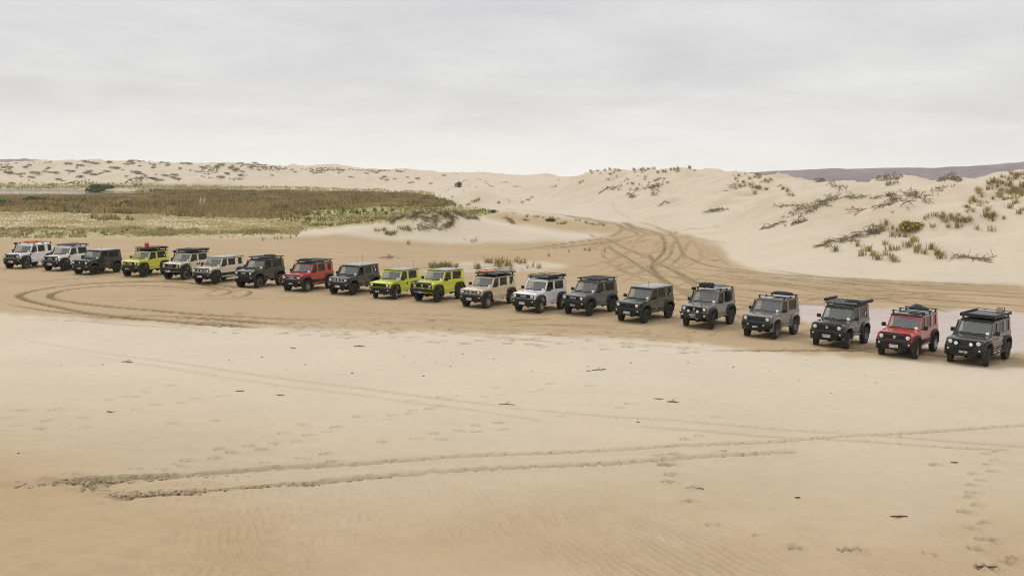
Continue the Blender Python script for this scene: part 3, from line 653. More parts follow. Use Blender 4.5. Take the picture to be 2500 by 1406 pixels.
def thing(name, label, cat, loc=(0, 0, 0), rz=0, group=None):
    o = bpy.data.objects.new(name, None); COL.objects.link(o); o.location = loc; o.rotation_euler = (0, 0, rz); o.empty_display_size = .3
    return tag(o, label, cat, group)
def text_mesh(s, size):
    def mk():
        c = bpy.data.curves.new('letters', 'FONT'); c.body = s; c.size = size; c.align_x = 'CENTER'; c.align_y = 'CENTER'; c.extrude = .002; c.resolution_u = 2; c.offset = size * .015
        t = bpy.data.objects.new('letters', c); COL.objects.link(t); dg = bpy.context.evaluated_depsgraph_get(); dg.update()
        me = bpy.data.meshes.new_from_object(t.evaluated_get(dg)); me.name = 'letters'; me.materials.clear(); bpy.data.objects.remove(t); bpy.data.curves.remove(c)
        return me
    return cached(('text', s, size), mk)

PAINTS = {
 'white': paint('white_paint', (.80, .79, .79), .10), 'green': paint('dark_green_paint', (.010, .021, .016), .04), 'lime': paint('lime_paint', (.64, .67, .036), .07),
 'ivory': paint('ivory_paint', (.72, .65, .49), .08), 'tan': paint('tan_ivory_paint', (.68, .57, .38), .10), 'red': paint('red_paint', (.52, .020, .008), .05),
 'black': paint('black_paint', (.005, .006, .008), .03), 'grey': paint('mid_grey_paint', (.085, .096, .098), .06), 'taupe': paint('taupe_grey_paint', (.155, .142, .132), .08),
 'silver': paint('silver_grey_paint', (.165, .165, .158), .07), 'slate': paint('slate_green_paint', (.013, .018, .016), .07), 'moss': paint('moss_green_paint', (.020, .031, .020), .05),
}
M_PLASTIC = simple('black_plastic', (.0085, .010, .0095), .5, noise=.25, scale=14)
M_FLARE = simple('faded_black_plastic', (.020, .020, .019), .6, noise=.25, scale=6)
M_DARK = simple('matt_black', (.005, .005, .006), .8)
M_RUBBER = simple('dusty_tyre_rubber', (.030, .031, .023), .9, noise=.35, scale=5)
M_RIMB = simple('black_wheel', (.014, .014, .015), .4); M_RIMG = simple('gunmetal_wheel', (.20, .20, .20), .35, .6); M_RIMS = simple('machined_alloy', (.48, .48, .46), .3, .7)
M_CHROME = simple('chrome', (.72, .73, .74), .25, .35); M_WHITE = simple('white_lettering', (.82, .82, .80), .5); M_BLACKP = simple('black_plate', (.012, .012, .012), .4)
M_AMBER = simple('amber_lens', (.60, .17, .015), .25, coat=.5); M_ORANGE = simple('orange_plastic', (.72, .20, .03), .45, noise=.1); M_REDL = simple('red_lens', (.38, .015, .015), .25, coat=.5)
M_LAMP = simple('headlight_glass', (.80, .81, .80), .12, coat=1.0); M_LAMPIN = simple('headlight_projector', (.36, .37, .38), .12, .4)
M_RACK = simple('powder_coated_rack', (.009, .010, .011), .5, noise=.2); M_BAG = simple('dark_canvas', (.018, .020, .019), .85, noise=.3, scale=10); M_RACKG = simple('grey_tray', (.10, .105, .105), .6, noise=.15)
M_REDP = simple('red_jerry_plastic', (.52, .030, .018), .4); M_TAN = simple('tan_canvas', (.44, .31, .22), .8, noise=.15); M_SEAT = simple('grey_seat_cloth', (.03, .031, .034), .85, noise=.2)
M_STRIPE = simple('orange_decal', (.55, .12, .02), .5); M_DECT = simple('tan_decal', (.42, .30, .16), .5); M_BLUE = simple('blue_denim', (.02, .05, .12), .8); M_OLIVE = simple('olive_canvas', (.07, .08, .04), .85, noise=.3)
M_SKIN = simple('skin', (.45, .28, .2), .6)
def glass(name, tint, dust, rough=.03):
    m, t, b = new_mat(name); t.nodes.remove(b); out = t.nodes['Material Output']
    tr = N('ShaderNodeBsdfTransparent', t); tr.inputs[0].default_value = (*tint, 1)
    gl = N('ShaderNodeBsdfGlossy', t); gl.inputs['Roughness'].default_value = rough
    df = N('ShaderNodeBsdfDiffuse', t); df.inputs[0].default_value = (.46, .47, .46, 1)
    lw = N('ShaderNodeLayerWeight', t); lw.inputs[0].default_value = .5; fr = math_node(t, 'ADD', math_node(t, 'MULTIPLY', math_node(t, 'POWER', lw.outputs['Facing'], 5.0), .95), .05, True)
    m1 = N('ShaderNodeMixShader', t); m1.inputs[0].default_value = dust; t.links.new(tr.outputs[0], m1.inputs[1]); t.links.new(df.outputs[0], m1.inputs[2])
    m2 = N('ShaderNodeMixShader', t); t.links.new(fr, m2.inputs[0]); t.links.new(m1.outputs[0], m2.inputs[1]); t.links.new(gl.outputs[0], m2.inputs[2])
    t.links.new(m2.outputs[0], out.inputs[0]); return m
M_WIND = glass('windscreen_glass', (.88, .92, .90), .28); M_SIDE = glass('front_side_glass', (.62, .68, .63), .02); M_PRIV = glass('dark_privacy_glass', (.10, .12, .10), .015)

# ------------------------------------------------------------------ the vehicles: boxy four wheel drives, three or five doors
WB = {3: 2.25, 5: 2.59}
def arch_pts(yc, zc, r, n=14, sq=2.6, a0=0.0, a1=math.pi):
    out = []
    for k in range(n + 1):
        a = a0 + (a1 - a0) * k / n; c, s = math.cos(a), math.sin(a)
        q = (abs(c) ** sq + abs(s) ** sq) ** (-1 / sq)
        out.append((yc - r * q * c, zc + r * q * s))
    return out
def tub_mesh(D):
    yf, yr = -WB[D] / 2, WB[D] / 2
    poly = [(yf - .60, .62), (yf - .61, .95), (yf - .575, 1.0), (yf - .5, 1.025), (yf + .44, 1.085), (yr + .53, 1.085), (yr + .55, 1.03), (yr + .55, .56)]
    poly += [(a, b) for a, b in arch_pts(yr, .42, .44)][::-1]
    poly += [(yr - .44, .47), (yf + .44, .47)]
    poly += [(a, b) for a, b in arch_pts(yf, .42, .44)][::-1]
    poly = [p for i, p in enumerate(poly) if p[1] >= .42]
    b = MB().prism(poly, -.72, .72)
    return b.mesh('body', .018, 2)
def hood_mesh(D):
    yf = -WB[D] / 2; b = MB()
    xs = (-.70, -.60, -.52, .52, .60, .70)
    def z(x, y):
        base = 1.028 + (y - (yf - .5)) / .94 * .062
        ax = abs(x); return base + (.004 if ax > .65 else .022 if ax > .55 else .012)
    ys = (yf - .58, yf - .5, yf - .1, yf + .40); vs = []
    for i, y in enumerate(ys):
        for x in xs: vs.append((x, y, z(x, y) - (.03 if i == 0 else 0)))
    fs = [(i * 6 + k, i * 6 + k + 1, (i + 1) * 6 + k + 1, (i + 1) * 6 + k) for i in range(3) for k in range(5)]
    n = len(vs); vs += [(x, y, zz - .03) for x, y, zz in vs]
    ring = [0, 1, 2, 3, 4, 5, 11, 17, 23, 22, 21, 20, 19, 18, 12, 6]
    fs += [(ring[i], ring[(i + 1) % 16], ring[(i + 1) % 16] + n, ring[i] + n) for i in range(16)]
    b.add(vs, fs); return b.mesh('hood', .006, 2)
XB, XR, ZBELT, ZRAIL = .700, .655, 1.086, 1.655
def wallpt(sx, y, t, inn=0.0): return (sx * (XB + (XR - XB) * t - inn), y, ZBELT + (ZRAIL - ZBELT) * t)
def ws_y(D, t): return -WB[D] / 2 + .44 + .36 * t          # windscreen plane
WINS = {3: [(.50, 1.38), (1.53, 2.47)], 5: [(.50, 1.26), (1.38, 2.14), (2.44, 2.88)]}
def greenhouse_mesh(D):
    yf, yr = -WB[D] / 2, WB[D] / 2; b = MB(); T = .045
    end = lambda t: yr + .535 - .05 * t
    def panel(sx, ya0, yb0, ya1, yb1, t0, t1):
        p = [wallpt(sx, ya0, t0), wallpt(sx, yb0, t0), wallpt(sx, yb0, t0, T), wallpt(sx, ya0, t0, T), wallpt(sx, ya1, t1), wallpt(sx, yb1, t1), wallpt(sx, yb1, t1, T), wallpt(sx, ya1, t1, T)]
        b.hexa(p)
    t0, t1 = .10, .90
    for sx in (-1, 1):
        panel(sx, ws_y(D, 0), end(0), ws_y(D, t0), end(t0), 0, t0)
        panel(sx, ws_y(D, t1), end(t1), ws_y(D, 1), end(1), t1, 1)
        ws = WINS[D]; edges = []
        prev = (ws_y(D, t0), ws_y(D, t1))
        for i, (a, c) in enumerate(ws):
            la = (yf + a + .10, yf + a + .36) if i == 0 else (yf + a, yf + a + .01)
            panel(sx, prev[0], la[0], prev[1], la[1], t0, t1); prev = (yf + c, yf + c - .01)
        panel(sx, prev[0], end(t0), prev[1], end(t1), t0, t1)
    # windscreen header and cowl, rear frame
    for ta, tb in ((.88, 1.0), (0, .07)):
        b.hexa([(-XB + .05, ws_y(D, ta), ZBELT + .569 * ta), (XB - .05, ws_y(D, ta), ZBELT + .569 * ta), (XB - .05, ws_y(D, ta) + .04, ZBELT + .569 * ta), (-XB + .05, ws_y(D, ta) + .04, ZBELT + .569 * ta),
                (-XB + .05, ws_y(D, tb), ZBELT + .569 * tb), (XB - .05, ws_y(D, tb), ZBELT + .569 * tb), (XB - .05, ws_y(D, tb) + .04, ZBELT + .569 * tb), (-XB + .05, ws_y(D, tb) + .04, ZBELT + .569 * tb)])
    for sx in (-1, 1): b.box(*sorted((sx * .52, sx * .62)), yr + .44, yr + .48, 1.12, 1.6)
    b.box(-.62, .62, yr + .44, yr + .485, 1.6, 1.65); b.box(-.62, .62, yr + .45, yr + .5, 1.086, 1.12)
    return b.mesh('cabin_frame', .008, 1)
def pane_mesh(D, i):
    yf = -WB[D] / 2; a, c = WINS[D][i]; e = .012
    la = (yf + a + .10, yf + a + .36) if i == 0 else (yf + a, yf + a + .01)
    p = [wallpt(1, la[0] - e, .09, .022), wallpt(1, yf + c + e, .09, .022), wallpt(1, yf + c, .91, .022), wallpt(1, la[1] - e, .91, .022)]
    b = MB(); b.add(p, [(0, 1, 2, 3)]); return b.mesh('window_pane', smooth=False)
def windscreen_mesh(D):
    b = MB(); x0, x1 = XB - .055, XR - .05
    p = [(-x0, ws_y(D, .06) + .02, ZBELT + .569 * .06), (x0, ws_y(D, .06) + .02, ZBELT + .569 * .06), (x1, ws_y(D, .89) + .02, ZBELT + .569 * .89), (-x1, ws_y(D, .89) + .02, ZBELT + .569 * .89)]
    b.add(p, [(0, 1, 2, 3)]); return b.mesh('windscreen', smooth=False)
def roof_mesh(D):
    yr = WB[D] / 2; b = MB(); y0 = ws_y(D, 1) - .035; y1 = yr + .50
    nx, ny = 17, 15; vs = []
    for top in (1, 0):
        for j in range(ny):
            for i in range(nx):
                u = -1 + 2 * i / (nx - 1); v = -1 + 2 * j / (ny - 1)
                x = .668 * u; y = (y0 + y1) / 2 + (y1 - y0) / 2 * v
                vs.append((x, y, 1.657 + (.075 * (1 - abs(u) ** 9 * .62) * (1 - abs(v) ** 14 * .5) if top else 0)))
    fs = [(j * nx + i, j * nx + i + 1, (j + 1) * nx + i + 1, (j + 1) * nx + i) for j in range(ny - 1) for i in range(nx - 1)]
    o = nx * ny; fs += [tuple(q + o for q in f[::-1]) for f in fs]
    ring = [i for i in range(nx)] + [(j + 1) * nx - 1 for j in range(1, ny)] + [(ny - 1) * nx + i for i in range(nx - 2, -1, -1)] + [j * nx for j in range(ny - 2, 0, -1)]
    fs += [(ring[i], ring[i] + o, ring[(i + 1) % len(ring)] + o, ring[(i + 1) % len(ring)]) for i in range(len(ring))]
    b.add(vs, fs)
    return b.mesh('roof', 0, angle=50)
def gutter_mesh(D):
    b = MB(); yr = WB[D] / 2
    for sx in (-1, 1): b.box(*sorted((sx * .662, sx * .682)), ws_y(D, 1) - .02, yr + .50, 1.650, 1.668)
    return b.mesh('roof_gutter', 0)
def door_mesh(D, i):
    yf = -WB[D] / 2; b = MB()
    y0, y1 = [(yf + .47, yf + 1.44)] [0] if D == 3 else ((yf + .47, yf + 1.31), (yf + 1.325, yf + 2.12))[i]
    b.box(.715, .731, y0, y1, .735, 1.055)
    b.prism([(.715, .50), (.738, .52), (.742, .70), (.731, .733), (.715, .733)], y0, y1, 'y')
    return b.mesh('door', .006, 1)
def fender_mesh(D):
    yf = -WB[D] / 2; return MB().box(.715, .731, yf - .58, yf + .455, .93, 1.0).mesh('fender', .006, 1)
def quarter_mesh(D):
    yf, yr = -WB[D] / 2, WB[D] / 2
    return MB().box(.715, .730, yf + (1.455 if D == 3 else 2.135), yr + .545, .93, 1.055).mesh('quarter_panel', .006, 1)
def handle_mesh(D, i):
    yf = -WB[D] / 2; yb = yf + (1.40 if D == 3 else (1.27, 2.08)[i])
    return MB().box(.733, .765, yb - .20, yb - .04, .955, .985).mesh('handle', .008, 1)
def flare_mesh():
    b = MB(); inner = arch_pts(0, 0, .435, 16, 3.0, -.22, math.pi + .22); mid = arch_pts(0, 0, .47, 16, 3.0, -.22, math.pi + .22); outer = arch_pts(0, 0, .545, 16, 3.0, -.22, math.pi + .22)
    n = 17; vs = []
    for k in range(n):
        for (p, x) in ((inner[k], .60), (inner[k], .805), (mid[k], .815), (outer[k], .765), (outer[k], .70)): vs.append((x, p[0], p[1]))
    fs = [(k * 5 + i, k * 5 + i + 1, (k + 1) * 5 + i + 1, (k + 1) * 5 + i) for k in range(n - 1) for i in range(4)]
    fs += [(0, 1, 2, 3, 4), tuple((n - 1) * 5 + i for i in (4, 3, 2, 1, 0))]
    return b.add(vs, fs).mesh('wheel_arch', .006, 1, angle=40)
def tyre_mesh(R, wd):
    h = wd / 2; r = .205
    prof = [(r, -h * .8), (r + .05, -h), (R - .045, -h * 1.02), (R - .012, -h * .92), (R, -h * .8), (R - .004, -h * .3), (R - .004, h * .3), (R, h * .8), (R - .012, h * .92), (R - .045, h * 1.02), (r + .05, h), (r, h * .8)]
    return MB().lathe(prof, 44, lug=.012).mesh('tyre', angle=30)
def rim_mesh(kind, wd):
    h = wd / 2; b = MB()
    b.lathe([(.208, h * .98), (.196, h * .98), (.186, h * .72), (.182, -h * .2), (.205, -h * .8)], 28)
    if kind == 'steel':
        b.lathe([(.186, h * .42), (.150, h * .46), (.105, h * .74), (.06, h * .76), (.045, h * .95), (.0, h * .95)], 20)
        for k in range(8):
            a = k * math.pi / 4; b.lathe([(.024, h * .62), (.018, h * .70), (0, h * .70)], 6, (0, .128 * math.cos(a), .128 * math.sin(a)))
    else:
        ns = 5 if kind != 'multi' else 8
        b.lathe([(.07, h * .35), (.066, h * .80), (.03, h * .86), (0, h * .86)], 16)
        b.lathe([(.186, -h * .1), (.0, -h * .1)], 20)
        for k in range(ns):
            for dl in ((-.16, .16) if kind != 'multi' else (0,)):
                a = 2 * math.pi * k / ns; a2 = a + dl; ww = .016 if kind != 'multi' else .02
                p = lambda r, aa, o, x: (x, r * math.cos(aa) - o * math.sin(aa), r * math.sin(aa) + o * math.cos(aa))
                b.hexa([p(.05, a + dl * .5, -ww, h * .5), p(.192, a2, -ww, h * .5), p(.192, a2, ww, h * .5), p(.05, a + dl * .5, ww, h * .5), p(.05, a + dl * .5, -ww, h * .82), p(.192, a2, -ww * .9, h * .90), p(.192, a2, ww * .9, h * .90), p(.05, a + dl * .5, ww, h * .82)])
    return b.mesh('rim', 0, angle=30)
def bumper_mesh(D):
    yf = -WB[D] / 2; b = MB()
    xy = [(-.80, yf - .42), (-.79, yf - .56), (-.70, yf - .66), (-.5, yf - .70), (.5, yf - .70), (.70, yf - .66), (.79, yf - .56), (.80, yf - .42)]
    n = len(xy); vs = []
    for z, k in ((.46, .93), (.54, 1.0), (.70, 1.0), (.745, .965)):
        for x, y in xy: vs.append((x * (k if abs(x) < .78 else (k + 1) / 2), (y - yf) * k + yf, z))
    fs = [(j * n + i, j * n + i + 1, (j + 1) * n + i + 1, (j + 1) * n + i) for j in range(3) for i in range(n - 1)] + [tuple(range(n))[::-1], tuple(3 * n + i for i in range(n))] + [(j * n, (j + 1) * n, (j + 1) * n + n - 1, j * n + n - 1) for j in range(3)]
    b.add(vs, fs)
    b.prism([(yf - .64, .36), (yf - .60, .34), (yf - .45, .36), (yf - .45, .458), (yf - .655, .458)], -.5, .5)
    return b.mesh('front_bumper', .014, 2)
def intake_mesh(D):
    yf = -WB[D] / 2; b = MB(); b.box(-.40, .40, yf - .708, yf - .69, .565, .675)
    return b.mesh('air_intake', .004, 1)
def rear_bumper_mesh(D):
    yr = WB[D] / 2; return MB().box(-.78, .78, yr + .48, yr + .62, .50, .70).mesh('rear_bumper', .03, 2)
def grille_mesh(D):
    yf = -WB[D] / 2; b = MB(); pts = []
    for sx, sz in ((1, 1), (-1, 1), (-1, -1), (1, -1)):
        for k in range(4):
            a = {(1, 1): 0, (-1, 1): 90, (-1, -1): 180, (1, -1): 270}[(sx, sz)] + k * 30
            pts.append((sx * .605 + .075 * math.cos(math.radians(a)), .882 + sz * .042 + .062 * math.sin(math.radians(a))))
    b.prism(pts, yf - .632, yf - .60, 'y')
    return b.mesh('grille', .008, 1)
def slots_mesh(D):
    yf = -WB[D] / 2; b = MB()
    for x in (-.34, -.21, .21, .34): b.box(x - .036, x + .036, yf - .638, yf - .630, .825, .945)
    return b.mesh('grille_slots', 0)
def bars_mesh(D):
    yf = -WB[D] / 2; b = MB()
    for x in (-.40, -.275, -.14, .14, .275, .40): b.box(x - .022, x + .022, yf - .652, yf - .63, .815, .955)
    b.box(-.43, .43, yf - .648, yf - .632, .955, .965); b.box(-.43, .43, yf - .648, yf - .632, .803, .815)
    return b.mesh('grille_bars', .004, 1)
def frame_ring(b, x0, x1, z0, z1, y, t, d=.016):
    b.box(x0, x1, y - d, y, z1 - t, z1); b.box(x0, x1, y - d, y, z0, z0 + t); b.box(x0, x0 + t, y - d, y, z0 + t, z1 - t); b.box(x1 - t, x1, y - d, y, z0 + t, z1 - t)
def slot_frame_mesh(D):
    b = MB(); frame_ring(b, -.052, .052, -.085, .085, 0, .016); return b.mesh('slot_frame', .003, 1)
def ring_mesh(D):
    b = MB(); yf = -WB[D] / 2
    pts = [(-.40, .83), (-.36, .80), (.36, .80), (.40, .83), (.40, .93), (.36, .96), (-.36, .96), (-.40, .93)]
    for i in range(8):
        a = pts[i]; c = pts[(i + 1) % 8]; b.tube([(a[0], yf - .64, a[1]), (c[0], yf - .64, c[1])], .016, 6)
    return b.mesh('grille_surround', 0)
def emblem_mesh():
    h = [(0, 1), (-1, .38), (.28, -.30), (0, -.47), (-.42, -.22), (-1, -.50), (0, -1), (1, -.38), (-.28, .30), (0, .47), (.42, .22), (1, .50)]
    return MB().prism([(x * .062, z * .062) for x, z in h], -.01, .0, 'y').mesh('emblem', 0, smooth=False)
def lamp_mesh(r, dome=.035):
    return MB().lathe([(r, .03), (r, 0), (r * .96, -.012), (r * .8, -dome * .75), (r * .5, -dome), (0, -dome * 1.1)], 20, axis='y').mesh('lamp', angle=60)
def bezel_mesh(r): return MB().lathe([(r * .98, .0), (r * .98, -.02), (r * 1.13, -.02), (r * 1.13, .0)], 20, axis='y').mesh('bezel', angle=40)
def mirror_mesh(sx):
    b = MB(); b.box(*sorted((sx * .79, sx * .97)), -.05, .06, 1.13, 1.30); b.prism([(-.01, 1.12), (.05, 1.12), (.05, 1.17), (-.01, 1.17)], *sorted((sx * .69, sx * .80)))
    return b.mesh('mirror', .02, 2)
def wiper_mesh(D):
    b = MB(); y = ws_y(D, .06)
    b.tube([(0, y - .05, 1.10), (.02, y + .0, 1.145), (.40, y + .02, 1.165)], .010, 5); b.tube([(-.08, y + .005, 1.128), (.46, y + .018, 1.150)], .012, 5)
    return b.mesh('wiper', 0)
def chassis_mesh(D):
    yf, yr = -WB[D] / 2, WB[D] / 2; b = MB()
    for sx in (-1, 1): b.box(*sorted((sx * .34, sx * .44)), yf - .5, yr + .5, .38, .50)
    for y in (yf, yr): b.tube([(-.66, y, .34), (.66, y, .34)], .045, 8); b.lathe([(.02, -.1), (.11, -.07), (.13, 0), (.11, .07), (.02, .1)], 12, (-.08 if y < 0 else .08, y, .34), axis='y')
    b.box(-.45, .45, yf + .45, yr - .45, .42, .50); b.box(-.60, .60, yf - .42, yr + .46, .50, .66)
    b.tube([(-.5, yf - .35, .33), (.5, yf - .35, .36)], .02, 6)
    return b.mesh('chassis', 0)
def step_mesh(D):
    yf, yr = -WB[D] / 2, WB[D] / 2; b = MB()
    for sx in (-1, 1): b.box(*sorted((sx * .66, sx * .755)), yf + .46, yr - .46, .40, .465)
    return b.mesh('sill', .012, 2)
def rocks_mesh(D):
    yf, yr = -WB[D] / 2, WB[D] / 2; b = MB()
    for sx in (-1, 1):
        b.tube([(sx * .70, yf + .45, .37), (sx * .82, yf + .62, .36), (sx * .82, yr - .62, .36), (sx * .70, yr - .45, .37)], .035, 8)
        for k in range(3): y = yf + .75 + k * (WB[D] - 1.5) / 2; b.tube([(sx * .82, y, .36), (sx * .45, y, .42)], .022, 6)
    return b.mesh('rock_slider', 0)
def cladding_mesh(D):
    yf, yr = -WB[D] / 2, WB[D] / 2; b = MB()
    for sx in (-1, 1): b.prism([(sx * .73, .49), (sx * .752, .50), (sx * .756, .68), (sx * .73, .70)], yf + .47, yr - .47, 'y')
    return b.mesh('side_cladding', .004, 1)
def interior_mesh(D):
    yf, yr = -WB[D] / 2, WB[D] / 2; b = MB()
    b.prism([(yf + .49, 1.088), (yf + .52, 1.13), (yf + .80, 1.16), (yf + .86, 1.12), (yf + .86, 1.088)], -.62, .62)
    b.box(-.635, .635, yf + .86, yr + .42, 1.088, 1.098)
    return b.mesh('dashboard', .01, 1)
def seat_mesh():
    b = MB(); b.prism([(-.06, 1.09), (.08, 1.09), (.16, 1.42), (.07, 1.42)], -.23, .23); b.box(-.11, .11, .12, .22, 1.43, 1.58); return b.mesh('seat', .03, 2)
def steer_mesh():
    b = MB(); n = 20; pts = [(.185 * math.cos(2 * math.pi * k / n), .09 * math.sin(2 * math.pi * k / n) * -1, .165 * math.sin(2 * math.pi * k / n)) for k in range(n + 1)]
    b.tube(pts, .014, 6, False); b.box(-.17, .17, -.01, .01, -.02, .02); return b.mesh('steering_wheel', 0)
def tail_mesh(): return MB().box(-.06, .06, -.02, .02, -.10, .10).mesh('tail_light', .01, 1)
def snorkel_mesh(D, tall):
    y = -WB[D] / 2; b = MB(); x = -.745
    z1 = 1.70 if tall else 1.62
    b.tube([(x + .02, y + .10, .98), (x, y + .33, 1.05), (x, y + .46, 1.14), (x + .03, y + .70, 1.50), (x + .04, y + .74, z1)], [.03, .05, .05, .042, .042], 8)
    if tall: b.box(x - .04, x + .12, y + .60, y + .83, z1 - .01, z1 + .13)
    return b.mesh('snorkel', .0)
def antenna_mesh(L): return MB().tube([(0, 0, 0), (0, .04, L * .2), (0, .12 * L, L)], [.012, .007, .006], 5).mesh('antenna', 0)
def rack_frame(D, kind):
    yf, yr = -WB[D] / 2, WB[D] / 2; b = MB(); y0 = ws_y(D, 1) + .02; y1 = yr + .48; z = 1.80
    feet = [y0 + .22, (y0 + y1) / 2 + .05, y1 - .22]
    for y in feet:
        for sx in (-1, 1): b.prism([(y - .06, 1.66), (y + .06, 1.66), (y + .03, z), (y - .03, z)], *sorted((sx * .60, sx * .66)))
    if kind == 'bars':
        for y in (feet if D == 5 else feet[:1] + feet[2:]): b.box(-.70, .70, y - .035, y + .035, z, z + .035)
    else:
        for sx in (-1, 1): b.box(*sorted((sx * .66, sx * .70)), y0, y1, z, z + .05)
        b.box(-.70, .70, y0 - .03, y0, z - .005, z + .045); b.box(-.70, .70, y1, y1 + .03, z - .005, z + .045)
        for y in feet: b.box(-.66, .66, y - .03, y + .03, z - .01, z + .012)
    if kind in ('rails', 'tray', 'basket'):
        zt = z + (.12 if kind != 'basket' else .15)
        P = [(-.69, y0, zt), (.69, y0, zt), (.69, y1, zt), (-.69, y1, zt)]
        for i in range(4):
            a, c = Vector(P[i]), Vector(P[(i + 1) % 4]); b.tube([a, c], .016, 6); m = 7 if i % 2 else 5
            for k in range(m + 1):
                q = a.lerp(c, k / m); b.tube([q, (q.x, q.y, z + .02)], .010, 5)
    if kind == 'tray':
        for sx in (-1, 1): b.box(*sorted((sx * .685, sx * .70)), y0, y1, z + .05, z + .12)
        b.box(-.70, .70, y0 - .03, y0 - .012, z + .04, z + .12)
    return b.mesh('roof_rack', .003, 1)
def slat_mesh(D, along):
    y0 = ws_y(D, 1) + .025; y1 = WB[D] / 2 + .475
    if along: return MB().box(-.072, .072, y0, y1, 1.812, 1.842).mesh('slat', .006, 1)
    return MB().box(-.655, .655, -.066, .066, 1.812, 1.842).mesh('slat', .006, 1)
def tray_floor(D):
    y0 = ws_y(D, 1) + .01; y1 = WB[D] / 2 + .475; return MB().box(-.655, .655, y0, y1, 1.813, 1.835).mesh('rack_floor', .004, 1)
def awning_mesh(L): return MB().prism([(-.07, -.06), (.07, -.06), (.08, .03), (.04, .07), (-.05, .07), (-.08, .02)], -L / 2, L / 2, 'y').mesh('awning', .012, 2)
def hoop_mesh(D, kind):
    y = -WB[D] / 2; b = MB(); r = .028
    if kind == 'hoop':
        b.tube([(-.36, y - .74, .60), (-.36, y - .76, .86), (-.30, y - .76, .97), (-.2, y - .76, 1.0), (.2, y - .76, 1.0), (.30, y - .76, .97), (.36, y - .76, .86), (.36, y - .74, .60)], r, 8)
        b.box(-.46, .46, y - .80, y - .66, .42, .66)
        for sx in (-1, 1):
            b.tube([(sx * .46, y - .74, .68), (sx * .80, y - .60, .66), (sx * .84, y - .40, .64)], .03, 8); b.tube([(sx * .46, y - .74, .46), (sx * .72, y - .62, .54), (sx * .82, y - .44, .60)], .026, 8)
    elif kind == 'bull':
        b.box(-.78, .78, y - .76, y - .58, .50, .72)
        for sx in (-1, 1):
            b.tube([(sx * .30, y - .70, .70), (sx * .28, y - .74, .95), (sx * .26, y - .72, 1.02)], r, 8)
            b.tube([(sx * .28, y - .74, .98), (sx * .60, y - .72, .99), (sx * .70, y - .68, .92), (sx * .72, y - .68, .70)], r, 8)
            b.tube([(sx * .76, y - .60, .70), (sx * .80, y - .40, .90), (sx * .80, y - .1, .99), (sx * .84, y + .36, .99), (sx * .84, y + .48, .85), (sx * .84, y + .52, .45)], .022, 8)
        b.tube([(-.28, y - .74, .98), (.28, y - .74, .98)], r, 8); b.tube([(-.28, y - .73, .86), (.28, y - .73, .86)], .018, 6)
    else:
        b.box(-.80, .80, y - .75, y - .60, .52, .70)
        for sx in (-1, 1): b.prism([(y - .76, .68), (y - .70, .68), (y - .655, .98), (y - .70, .99)], *sorted((sx * .26, sx * .31)))
        b.tube([(-.30, y - .685, .975), (.30, y - .685, .975)], .02, 8)
        for sx in (-1, 1): b.tube([(sx * .31, y - .68, .95), (sx * .62, y - .68, .96), (sx * .69, y - .66, .85), (sx * .70, y - .64, .70)], .022, 8)
    return b.mesh('bull_bar', .006, 1)
def guard_mesh(D):
    y = -WB[D] / 2; b = MB(); b.prism([(y - .62, 1.005), (y - .60, 1.06), (y - .50, 1.075), (y - .50, 1.055), (y - .585, 1.04)], -.60, .60); return b.mesh('bonnet_guard', .004, 1)
def visor_mesh(D, i):
    yf = -WB[D] / 2; a, c = WINS[D][i]; y0 = yf + a + (.34 if i == 0 else 0)
    p = [wallpt(1, y0, .80, -.02), wallpt(1, yf + c, .80, -.02), wallpt(1, yf + c, .90, -.006), wallpt(1, y0 + .03, .90, -.006)]; q = [(x - .012, y, z) for x, y, z in p]
    b = MB(); b.hexa([p[0], p[1], q[1], q[0], p[3], p[2], q[2], q[3]]); return b.mesh('window_visor', 0)

